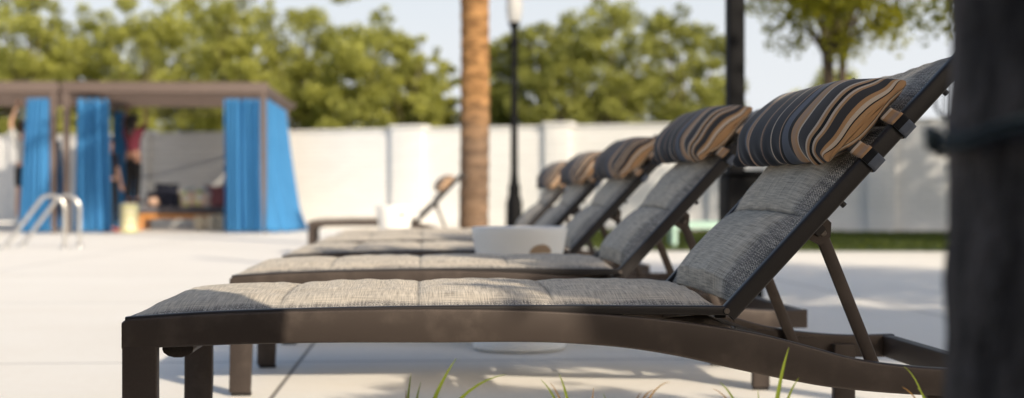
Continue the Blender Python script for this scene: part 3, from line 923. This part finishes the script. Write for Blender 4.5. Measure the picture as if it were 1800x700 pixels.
# metal railing beside the wall, right
t = empty('metal_railing', at(1642, 23.5, 0), WL); tag(t, 'black metal railing panel with rounded corner beyond the right trunk', 'railing')
m = MB()
z0_, z1_ = 1.93, 2.62
path = [(4, -0.2, z0_), (0.25, -0.2, z0_), (0.10, -0.2, z0_ + .05), (0.03, -0.2, z0_ + .18), (0.02, -0.2, z1_-.12), (0.12, -0.2, z1_), (4, -0.2, z1_)]
m.tube(path, 0.028, 8); m.build('rail', M['black'], t)
m = MB()
for k in range(26): m.tube([(0.16 + k*0.12, -0.2, z0_-0.005), (0.16 + k*0.12, -0.2, z1_)], 0.014, 6)
m.build('bars', M['black'], t)
m = MB()
for k in (0.7, 2.6): m.tube([(k, -0.2, 0.0), (k, -0.2, z0_)], 0.03, 8)
m.build('support', M['black'], t)

# ------------------------------------------------------------------ mint lounge chair on the lawn
b = at(1178, 17.2, 0)
t = empty('lawn_chair', (b.x, b.y, 0.006)); tag(t, 'pale mint green armless lounge chair on the lawn', 'chair')
m = MB()
for k in range(7): m.box((0.05 + k*0.105, 0.27, 0.300), (0.092, 0.54, 0.022), 0.005)
m.build('seat', M['mint'], t)
for v in (0.02, 0.52): MB().box((0.38, v, 0.255), (0.80, 0.035, 0.062), 0.006).build('seat_rail', M['mint'], t)
m = MB()
for k in range(5):
    v = 0.05 + k*0.11
    m.bar((0.74, v, 0.30), (1.02, v, 0.86 + 0.05*math.sin(PI*k/4)), 0.095, 0.02, (0, 1, 0), 0.008)
m.build('backrest', M['mint'], t)
for u in (0.06, 0.70):
    for v in (0.03, 0.51): MB().box((u, v, 0.112), (0.05, 0.045, 0.224), 0.005).build('leg', M['mint'], t)

# ------------------------------------------------------------------ pool grab rails
for i, (px, d) in enumerate(((114, 16.9), (140, 17.7))):
    b = at(px, d, 0)
    t = empty('pool_handrail', b)
    tag(t, ('front' if i == 0 else 'rear') + ' polished steel pool handrail of the pair at the left', 'handrail', 'steel pool handrails')
    top = 0.655
    pts = [(0, 0, 0.0), (0, 0, 0.42)]
    for k in range(13):
        a = R(0 + 128*k/12); pts.append((-0.17 + 0.17*math.cos(a), 0, top - 0.17 + 0.17*math.sin(a) - 0.02))
    pts.append((-0.73, 0, 0.0))
    MB().tube(pts, 0.024, 14).build('rail', M['steel'], t)
    for x in (0, -0.73):
        MB().lathe([(0.001, 0.003), (0.06, 0.003), (0.058, 0.012), (0.035, 0.03), (0.001, 0.03)], 20, (x, 0, 0)).build('base_collar', M['steel'], t)

# ------------------------------------------------------------------ cabanas
def cabana(label, x_right, d, width, depth):
    t = empty('cabana', (x_right, d, 0), ROW); tag(t, label, 'cabana', 'taupe cabanas by the wall')
    cm = M['cabana']; Hc = 2.32
    for x in (0, -width):
        for y in (0, depth):
            MB().box((x, y, (Hc+.11)/2), (0.10, 0.10, Hc+.11), 0.008).build('post', cm, t)
    rd = depth + 1.25
    m = MB()
    m.box((-width/2, 0, Hc+0.205), (width+0.16, 0.07, 0.19), 0.01); m.box((-width/2, rd, Hc+0.25), (width+0.16, 0.07, 0.10), 0.01)
    for x in (0, -width): m.box((x, rd/2, Hc+0.215), (0.07, rd-0.072, 0.165), 0.01)
    m.build('roof_beam', cm, t)
    m = MB(); k = int((rd-0.1)/0.205)
    for i in range(k):
        y = 0.12 + i*0.205
        m.bar((-width+0.04, y, Hc+0.255), (-0.04, y, Hc+0.255), 0.15, 0.02, (0, 1, 0.05))
    m.build('roof_louvre', cm, t)
    m = MB()
    for y in (0.06, depth-0.06): m.tube([(-width+0.05, y, Hc-0.02), (-0.05, y, Hc-0.02)], 0.012, 8)
    for x in (-0.06, -width+0.06): m.tube([(x, 0.05, Hc-0.02), (x, depth-0.05, Hc-0.02)], 0.012, 8)
    m.build('curtain_rod', cm, t)
    return t
xr = at(463, 24.7, 0).x
CW, CDEP = 3.36, 4.0
cab = cabana('right-hand taupe cabana with teak sofa and blue curtains', xr, 24.7, CW, CDEP)
xr2 = at(94, 24.5, 0).x
cab2 = cabana('left-hand taupe cabana cut off by the frame edge', xr2, 24.5, 3.36, CDEP)
def loc(cx, cy, x, y, z=0.0):
    return Vector((cx + x*CR_ - y*SR_, cy + x*SR_ + y*CR_, z))

def curtain(label, top, bot, folds, amp_t, amp_b, z1, seed, z0=0.03, bulge=0.0):
    """top / bot: lists of (x, y) ground-plan points; folds hang between heights z1 and z0"""
    r = np.random.default_rng(seed)
    ns, ntt = folds*14, 40
    s = np.linspace(0, 1, ns); tq = np.linspace(0, 1, ntt)
    def curve(pts):
        pts = np.array(pts, float); k = np.linspace(0, 1, len(pts))
        return np.stack([np.interp(s, k, pts[:, 0]), np.interp(s, k, pts[:, 1])], -1)
    A, B = curve(top), curve(bot)
    S, T = np.meshgrid(s, tq, indexing='ij')
    XY = A[:, None]*(1-T[..., None]) + B[:, None]*T[..., None]
    tg = np.gradient(XY, axis=0); tg /= np.linalg.norm(tg, axis=-1, keepdims=True) + 1e-9
    nrm = np.stack([-tg[..., 1], tg[..., 0]], -1)
    ph = r.uniform(0, 6.28, 4)
    wave = np.sin(2*PI*folds*S + 0.9*np.sin(2*PI*S*2 + ph[0]) + 0.5*np.sin(T*3+ph[1])) + 0.35*np.sin(2*PI*folds*2.3*S + ph[2])
    amp = amp_t*(1-T) + amp_b*T
    XY = XY + nrm*(wave*amp)[..., None] + nrm*(bulge*np.sin(PI*T)*np.sin(PI*S))[..., None]
    Z = z1*(1-T) + z0*T + 0.012*np.sin(2*PI*folds*S)*T
    P = np.concatenate([XY, Z[..., None]], -1)
    o = grid_obj('curtain', P, np.stack([S, T], -1), M['curtain'], None, thickness=0.004)
    tag(o, label, 'curtain', 'blue cabana curtains')
    return o
Zr = 2.33
def px2(px, d): p = at(px, d, 0); return (p.x, p.y)
curtain('blue curtain gathered beside the front right cabana post', [px2(394, 24.66), px2(458, 24.72)], [px2(395, 24.58), px2(463, 24.66)], 5, 0.07, 0.09, Zr, 1)
curtain('blue curtain blown outward at the right end of the cabana', [px2(468, 24.78), px2(502, 28.4)], [px2(467, 24.6), px2(510, 25.3), px2(540, 26.4), px2(530, 28.0)], 6, 0.022, 0.022, Zr+.02, 2, bulge=0.15)
curtain('blue curtain hanging straight, right of the twin posts', [px2(134, 24.60), px2(190, 24.62)], [px2(131, 24.55), px2(197, 24.58)], 4, 0.06, 0.085, Zr, 3)
curtain('blue curtain pulled askew, left of the twin posts', [px2(48, 24.52), px2(88, 24.52)], [px2(34, 24.5), px2(90, 24.45)], 5, 0.04, 0.06, Zr, 4, bulge=-0.1)
curtain('dark blue curtain hanging deep in the cabana behind the people', [px2(198, 28.2), px2(222, 28.3)], [px2(196, 28.2), px2(250, 28.3)], 5, 0.04, 0.05, Zr, 5)
curtain('blue curtain hanging deep between the twin posts', [px2(97, 27.9), px2(106, 28.0)], [px2(92, 27.9), px2(116, 28.0)], 3, 0.04, 0.05, 1.75, 6)

# sofa and what stands on and around it
sx = at(325, 27.4, 0)
t = empty('teak_sofa', sx, ROW); tag(t, 'low orange teak sofa with dark grey cushions inside the cabana', 'sofa')
m = MB(); m.box((0, 0, 0.265), (1.62, 0.72, 0.09), 0.01); m.build('seat_rail', M['teak'], t)
for x in (-0.765, 0.765):
    for y in (-0.31, 0.31): MB().box((x, y, 0.11), (0.085, 0.085, 0.219), 0.006).build('leg', M['teak'], t)
MB().box((0, -0.02, 0.385), (1.60, 0.70, 0.148), 0.045).build('seat_cushion', M['greycush'], t)
m = MB(); m.box((0, 0.38, 0.46), (1.62, 0.06, 0.30), 0.02); m.build('back_rail', M['teak'], t)
MB().box((0, 0.28, 0.60), (1.58, 0.13, 0.28), 0.05).build('back_cushion', M['greycush'], t)
def throw(label, px, d, w_, h_, mat, z0, tilt=0.0):
    b = at(px, d, 0); o = MB()
    n = 13; vs = []; 
    k = np.linspace(-1, 1, n)
    for sgn in (-1, 1):
        for i in k:
            for j in k:
                th = 0.075*max(0, (1-abs(i)**2.5)*(1-abs(j)**2.5))**0.5
                pin = 1 - 0.06*(1-abs(i)**2) * abs(j)**3; pin2 = 1 - 0.06*(1-abs(j)**2)*abs(i)**3
                vs.append((i*w_/2*pin2, sgn*th - 0.10*j, h_/2 + j*h_/2*pin))
    fs = []
    for s_ in (0, 1):
        o_ = s_*n*n
        for a in range(n-1):
            for c in range(n-1):
                q = (o_+a*n+c, o_+(a+1)*n+c, o_+(a+1)*n+c+1, o_+a*n+c+1)
                fs.append(q)
    o.add([(x, -y, z) for x, y, z in vs], fs)
    ob = o.build('throw_pillow', mat, None, loc=(b.x, b.y, z0), rotz=ROW); ob.rotation_euler.y = tilt
    tag(ob, label, 'pillow')
    return ob
throw('dark navy throw pillow at the left end of the teak sofa', 291, 27.22, 0.46, 0.44, M['navy'], 0.455, 0.04)
throw('patterned cream throw pillow on the middle of the sofa', 336, 27.20, 0.36, 0.36, M['patch'], 0.455, -0.25)
throw('patterned green throw pillow beside the maroon one', 354, 27.12, 0.36, 0.34, M['patch'], 0.455, 0.12)
throw('dusty maroon throw pillow at the right end of the sofa', 382, 27.2, 0.44, 0.40, M['maroon'], 0.455, -0.03)
b = at(262, 26.93, 0.0)
m = MB(); m.lathe([(0.001, 0.0), (0.07, 0.01), (0.115, 0.06), (0.115, 0.10), (0.075, 0.155), (0.001, 0.165)], 20)
o = m.build('round_cushion', M['peach'], None, loc=(b.x+.06, b.y+.12, 0.462)); tag(o, 'round peach cushion on the left corner of the sofa', 'cushion')
def garden_stool(label, px, d, h, r_, mat, bands=True):
    b = at(px, d, 0); t = empty('garden_stool', b); tag(t, label, 'stool')
    prof = [(0.001, 0.003), (r_*0.9, 0.003), (r_*0.98, 0.02)]
    k = 4
    for i in range(k):
        z0, z1 = h*(i)/k + .03, h*(i+1)/k - 0.01
        prof += [(r_*0.93, z0), (r_*1.03, (z0+z1)/2), (r_*0.93, z1)]
    prof += [(r_*0.9, h), (0.001, h)]
    MB().lathe(prof, 28).build('body', mat, t)
    MB().lathe([(0.001, h+0.002), (r_*0.84, h+0.002), (r_*0.84, h+0.016), (0.001, h+0.018)], 28).build('seat_top', mat, t)
    return t
stool = garden_stool('ribbed pale lime garden stool under the person in maroon', 227, 25.6, 0.50, 0.17, M['lime'])
garden_stool('short cream garden stool left in front of the sofa', 352, 26.5, 0.26, 0.115, M['cream'])
garden_stool('cream garden stool at the right, in front of the sofa', 372, 26.4, 0.28, 0.09, M['cream'])
garden_stool('cream garden stool nearest the gathered curtain', 387, 26.5, 0.30, 0.10, M['cream'])
b = at(14, 24.95, 0)
t = empty('step_bench', b, ROW); tag(t, 'low white step bench under the person in shorts', 'bench')
MB().box((0, 0, 0.185), (0.78, 0.36, 0.035), 0.008).build('seat', M['white'], t)
for x in (-0.35, 0.35): MB().box((x, 0, 0.083), (0.04, 0.32, 0.166), 0.006).build('leg', M['white'], t)

# ------------------------------------------------------------------ people
def skin_obj(name, verts, edges, radii, roots_, mat, parent, levels=1):
    me = bpy.data.meshes.new(name); me.from_pydata([tuple(v) for v in verts], edges, []); me.update()
    o = bpy.data.objects.new(name, me); col.objects.link(o)
    sk = o.modifiers.new('skin', 'SKIN'); sk.use_smooth_shade = True
    if not me.skin_vertices: me.skin_vertices.new() if hasattr(me.skin_vertices, 'new') else None
    lay = me.skin_vertices[0].data
    for i, rr in enumerate(radii):
        lay[i].radius = rr if isinstance(rr, tuple) else (rr, rr)
        lay[i].use_root = i in roots_
    ss = o.modifiers.new('sub', 'SUBSURF'); ss.levels = levels; ss.render_levels = levels
    # bake to a plain mesh
    dg = bpy.context.evaluated_depsgraph_get(); dg.update()
    ev = o.evaluated_get(dg); nm = bpy.data.meshes.new_from_object(ev)
    o.modifiers.clear(); o.data = nm
    nm.materials.clear(); nm.materials.append(mat); nm.shade_smooth()
    o.parent = parent
    return o

def person(label, loc_, rz, skin, shirt, legs, shoes, hair, arms, shorts=False, long_hair=False, h=1.68, lean=0.0):
    """arms: two lists [elbow, wrist] in local metres; the person faces local -Y"""
    t = empty('person', loc_, rz); tag(t, label, 'person')
    k = h/1.70
    S = lambda x, y, z: Vector((x*k, y*k, z*k))
    V, E, RR, roots_ = [], [], [], []
    def chain(pts, rads, start=None):
        prev = start; ids = []
        for p, rr in zip(pts, rads):
            V.append(p); RR.append(rr if isinstance(rr, tuple) else rr); i = len(V)-1; ids.append(i)
            if prev is not None: E.append((prev, i))
            prev = i
        return ids
    body = chain([S(0, 0, .93), S(0, 0, 1.08), S(0, 0, 1.24), S(0, .01, 1.38), S(0, .01, 1.46), S(0, -.005, 1.52), S(0, -.01, 1.585), S(0, -.005, 1.655)],
                 [(.145, .10), (.125, .09), (.14, .10), (.11, .085), .055, .062, .078, .060])
    roots_.append(body[0])
    chain([S(0, -.105, 1.585)], [.014], body[6])                       # nose
    for sg in (-1, 1): chain([S(sg*.085, .005, 1.59)], [.016], body[6])
    legj = {}
    for sg in (-1, 1):
        ids = chain([S(sg*.09, 0, .85), S(sg*.10, -.01, .50), S(sg*.105, .015, .28), S(sg*.105, .02, .075), S(sg*.11, -.09, .035), S(sg*.115, -.16, .03)], [.085, .058, .054, .036, .034, .028], body[0])
        legj[sg] = ids
    armj = {}
    for sg, pts in zip((-1, 1), arms):
        sh = S(sg*.17, .01, 1.39); el = Vector(pts[0])*k; wr = Vector(pts[1])*k
        d = (wr-el).normalized()
        ids = chain([sh, sh.lerp(el, .5), el, el.lerp(wr, .35), wr, wr + d*.07*k], [.056, .046, .038, .037, .026, (.036, .020)], body[3])
        armj[sg] = (sh, el, wr)
        side = d.cross(Vector((0, 1, 0))); side = side.normalized() if side.length > .1 else Vector((1, 0, 0))
        n_ = side.cross(d).normalized()
        palm_ = wr + d*.055*k
        for j, (o_, L) in enumerate(((-.028, .070), (-.010, .080), (.009, .076), (.027, .060))):
            p0 = palm_ + side*o_*k
            r0 = len(V)
            chain([p0, p0 + d*(.035+L*.4)*k, p0 + d*(.035+L*.75)*k - n_*.018*k, p0 + d*(.03+L*.85)*k - n_*.042*k], [.0105, .0095, .009, .0075])
            roots_.append(r0)
        r0 = len(V); p0 = wr + d*.03*k
        chain([p0, p0 + side*.042*k + d*.02*k, p0 + side*.055*k + d*.055*k - n_*.012*k], [.012, .011, .009]); roots_.append(r0)
    skin_obj('body', V, E, RR, roots_, skin, t)
    # eyes and mouth
    for sg in (-1, 1):
        m = MB(); m.lathe([(0.001, -.009), (.007, -.006), (.009, 0), (.007, .006), (.001, .009)], 10, S(sg*.030, -.086, 1.60)); m.build('eye', M['black'], t)
    # shirt
    V2, E2, R2 = [], [], []
    def ch2(pts, rads, start=None):
        prev = start; ids = []
        for p, rr in zip(pts, rads):
            V2.append(p); R2.append(rr); i = len(V2)-1; ids.append(i)
            if prev is not None: E2.append((prev, i))
            prev = i
        return ids
    b_ = ch2([S(0, 0, .96), S(0, 0, 1.10), S(0, 0, 1.25), S(0, .01, 1.38), S(0, .01, 1.43)], [(.165, .122), (.145, .11), (.16, .12), (.13, .105), (.075, .07)])
    for sg in (-1, 1):
        sh, el, wr = armj[sg]
        ch2([sh, sh.lerp(el, .45), sh.lerp(el, .75)], [.072, .064, .060], b_[3])
    skin_obj('shirt', V2, E2, R2, [b_[0]], shirt, t)
    V2, E2, R2 = [], [], []
    b_ = ch2([S(0, 0, 1.00), S(0, 0, .92)], [(.152, .112), (.162, .118)])
    for sg in (-1, 1):
        j = [V[i] for i in legj[sg]]
        if shorts: ch2([j[0], j[0].lerp(j[1], .5), j[0].lerp(j[1], .8)], [.100, .088, .085], b_[1])
        else: ch2([j[0], j[1], j[2], j[3] + Vector((0, 0, .02))], [.098, .070, .065, .056], b_[1])
    skin_obj('shorts' if shorts else 'trousers', V2, E2, R2, [b_[0]], legs, t)
    for sg in (-1, 1):
        j = [V[i] for i in legj[sg]]
        skin_obj('shoe', [j[3] + Vector((0, .03, -.02)), j[4] + Vector((0, 0, .006)), j[5] + Vector((0, -.01, .004))], [(0, 1), (1, 2)], [(.050, .050), (.045, .040), (.042, .032)], [0], shoes, t)
    hv = [S(0, .012, 1.60), S(0, .012, 1.665), S(0, .055, 1.60), S(0, .06, 1.53)]; hr = [.092, .078, .072, .058]; he = [(0, 1), (0, 2), (2, 3)]
    if long_hair:
        hv += [S(0, .085, 1.42), S(0, .10, 1.30)]; hr += [(.075, .045), (.055, .03)]; he += [(3, 4), (4, 5)]
    hv[0] = S(0, .03, 1.615)
    skin_obj('hair', hv, he, hr, [0], hair, t)
    return t
M['skin_light'] = simple('light_skin', (0.50, 0.30, 0.21), 0.55, var=0.06)
M['skin_dark'] = simple('brown_skin', (0.30, 0.155, 0.105), 0.5, var=0.06)
M['shirt_grey'] = simple('light_grey_shirt', (0.42, 0.42, 0.41), 0.9, var=0.06)
M['shirt_maroon'] = simple('maroon_shirt', (0.105, 0.012, 0.026), 0.9, var=0.12)
M['cloth_black'] = simple('black_cloth', (0.010, 0.010, 0.012), 0.9, var=0.15)
M['cloth_navy'] = simple('navy_shirt', (0.016, 0.020, 0.040), 0.9, var=0.15)
M['hair_dark'] = simple('dark_hair', (0.010, 0.007, 0.006), 0.5, var=0.2)
M['hair_brown'] = simple('brown_hair', (0.05, 0.03, 0.018), 0.5, var=0.2)
M['shoe_white'] = simple('white_shoe', (0.75, 0.74, 0.72), 0.6, var=0.05)
M['shoe_red'] = simple('red_shoe', (0.42, 0.06, 0.04), 0.6, var=0.08)
a = at(43, 24.95, 0.203)
person('person in light grey shirt and black shorts reaching up behind the left curtain', a, R(175), M['skin_light'], M['shirt_grey'], M['cloth_black'], M['shoe_white'], M['hair_brown'],
       ([(-.24, .08, 1.66), (-.20, .10, 1.93)], [(.22, .06, 1.68), (.10, .10, 1.95)]), shorts=True, h=1.74)
a = at(234, 25.6, 0.518)
person('person with long dark hair in maroon shirt and black trousers reaching up on the stool', a, R(180-25), M['skin_dark'], M['shirt_maroon'], M['cloth_black'], M['cloth_black'], M['hair_dark'],
       ([(-.20, -.16, 1.60), (-.06, -.28, 1.80)], [(.30, -.10, 1.56), (.34, -.20, 1.82)]), long_hair=True, h=1.55)
a = at(191, 25.25, 0.0)
person('person in dark clothes and red shoes half hidden behind the straight curtain', a, R(60), M['skin_light'], M['cloth_navy'], M['cloth_black'], M['shoe_red'], M['hair_dark'],
       ([(-.24, .02, 1.13), (-.25, -.04, .90)], [(.24, .02, 1.12), (.25, -.04, .90)]), h=1.66)

# ------------------------------------------------------------------ grass in the foreground bed
def blade_clump(name, label, base, blades, mats, seed):
    r = random.Random(seed)
    t = empty(name, base); tag(t, label, 'grass', 'grass clumps in the foreground bed')
    for k, (tx, tz, lean_y, wd, mk, curl) in enumerate(blades):
        n = 16; vs, fs, tint = [], [], []
        b0 = Vector((r.uniform(-.012, .012), r.uniform(-.012, .012), -0.004)); tip = Vector((tx, lean_y, tz))
        ctrl = Vector((tx*(0.30 - curl*.2), lean_y*.3, tz*(0.72 + curl)))
        for i in range(n+1):
            s = i/n
            p = b0*(1-s)**2 + ctrl*2*s*(1-s) + tip*s*s
            d = ((ctrl-b0)*(1-s) + (tip-ctrl)*s).normalized()
            sd = d.cross(Vector((0.15, 1, 0))).normalized()
            w_ = wd*0.5*(1-s**2.2)*(0.75+0.5*s if s < .5 else 1) + 0.0003
            up = sd.cross(d).normalized()
            vs += [p - sd*w_, p + up*w_*0.35, p + sd*w_]; tint += [0.2+0.8*s*r.uniform(.7, 1), 0.15+.6*s, 0.2+0.8*s]
            if i:
                a_ = (i-1)*3; c_ = i*3
                fs += [(a_, a_+1, c_+1, c_), (a_+1, a_+2, c_+2, c_+1)]
        me = bpy.data.meshes.new('blade'); me.from_pydata(vs, [], fs); me.update(); me.shade_smooth()
        at_ = me.attributes.new('tint', 'FLOAT', 'POINT'); at_.data.foreach_set('value', np.array(tint, np.float32))
        me.materials.append(M[mk]); o = bpy.data.objects.new('blade', me); col.objects.link(o); o.parent = t
    return t
def tipz(px, py, d, bx): 
    p = at(px, d, py=py); return p.x - bx, p.z
def clump(label, pxb, d, tips, seed):
    b = at(pxb, d, 0.006)
    bl = []
    for (px, py, wd, mk, curl) in tips:
        x, z = tipz(px, py, d, b.x); bl.append((x, z, random.Random(px).uniform(-.03, .03), wd, mk, curl))
    blade_clump('grass_clump', label, b, bl, None, seed)
clump('bright green grass blades at the bottom left of centre', 705, 2.30, [(803, 634, .0115, 'blade', 0.0), (722, 664, .009, 'blade', 0.0), (741, 676, .009, 'blade', 0.0), (890, 661, .008, 'blade', 0.20), (716, 690, .007, 'blade_red', .0), (690, 710, .008, 'blade', .1)], 1)
clump('short green grass blades with rusty tips below the table', 1030, 2.30, [(950, 671, .007, 'blade', 0.10), (983, 665, .0095, 'blade', 0.05), (968, 682, .006, 'blade_red', .1), (1045, 692, .007, 'blade_red', .0)], 2)
clump('thin rusty curling grass blades right of centre', 1085, 2.20, [(1178, 679, .0045, 'blade_red', 0.26), (1150, 690, .0045, 'blade_red', .3), (1060, 697, .005, 'blade', 0.1), (1125, 694, .004, 'blade_red', .2)], 3)
clump('green grass blades in front of the curved rail at right', 1342, 2.25, [(1388, 618, .0105, 'blade', 0.03), (1400, 668, .008, 'blade', .1), (1262, 676, .007, 'blade', 0.15), (1335, 694, .007, 'blade', .0), (1250, 687, .004, 'blade_red', .2)], 4)
clump('fine pale grass blades against the rail beside the near trunk', 1665, 2.30, [(1598, 655, .0035, 'blade', 0.18), (1588, 688, .0045, 'blade_red', 0.2), (1620, 692, .004, 'blade', .2)], 5)

# lawn blades: a countless mass of short grass
n = 26000
xx = rng.uniform(1.0, 11.0, n); yy = rng.uniform(16.0, 27.2, n)
ok = (yy < 27.7 - 0.36*xx - 0.35) & (yy > 16.1)
C = np.stack([xx[ok], yy[ok], np.full(ok.sum(), 0.03)], -1)
k = len(C); hgt = rng.uniform(0.03, 0.075, k); an = rng.uniform(0, 2*PI, k)
V = np.stack([C + np.stack([0.012*np.cos(an), 0.012*np.sin(an), -0.028+0*an], -1), C - np.stack([0.012*np.cos(an), 0.012*np.sin(an), 0.028+0*an], -1), C + np.stack([rng.normal(size=k)*.02, rng.normal(size=k)*.02, hgt-.03], -1)], 1).reshape(-1, 3)
me = bpy.data.meshes.new('lawn_grass'); me.from_pydata(V.tolist(), [], np.arange(3*k).reshape(-1, 3).tolist()); me.update()
a_ = me.attributes.new('tint', 'FLOAT', 'POINT'); a_.data.foreach_set('value', np.repeat(rng.uniform(0, .8, k), 3).astype(np.float32))
M['leaf_lawn'] = mat_leaf('lawn_blade_green', (0.03, 0.05, 0.010), (0.15, 0.18, 0.03), 0.3)
me.materials.append(M['leaf_lawn'])
lg = bpy.data.objects.new('lawn_grass', me); col.objects.link(lg); tag(lg, 'short mown grass blades of the lawn strip', 'grass', kind='stuff')


# ------------------------------------------------------------------ hedge added out of view behind the camera to cut sky light
hd = empty('added_hedge', (0, -6.5, 0)); tag(hd, 'long clipped green hedge added unseen behind the camera to cut sky light', 'hedge')
nl = 26000
hx = rng.uniform(-14, 14, nl); hy = rng.uniform(-0.5, 0.5, nl); hz2 = rng.uniform(0.02, 2.6, nl)
k_ = rng.uniform(0, 1, nl) < 0.7
hy[k_] = 0.5*np.sign(hy[k_]) + rng.normal(size=k_.sum())*0.06
leaves_mesh('foliage', np.stack([hx, hy, hz2], -1), 0.17, rng.uniform(0, 0.6, nl), M['leaf_right'], hd, aspect=0.7)
m = MB(); m.box((0, 0, 1.2), (27.6, 0.6, 2.4), 0.1); m.build('inner_wood', M['soil'], hd)

for i, (x, y, H, lab) in enumerate([(-13.0, -8.6, 9.0, 'leftmost tall dark tree added behind the hedge to block sky light'), (-8.8, -9.2, 10.0, 'second tall dark tree from the left, added behind the hedge to block sky light'),
                                    (-4.6, -8.8, 9.4, 'middle tall dark tree added behind the hedge to block sky light'), (-0.8, -9.3, 10.2, 'tall dark tree added straight behind the camera to block sky light'),
                                    (2.4, -8.9, 8.6, 'rightmost tall dark tree added behind the hedge to block sky light')]):
    tree(lab, (x, y, -0.03), H, 2.7, 1.2, 40, 5200, 0.42, M['leaf_right'], 'added sky-blocking trees behind the camera', seed=400+i, trunk_r=0.2, blob=(0.28, 0.5), asp=(1, 0.8), name='added_tree')  # unseen tree row added to keep sky light off the shaded rails
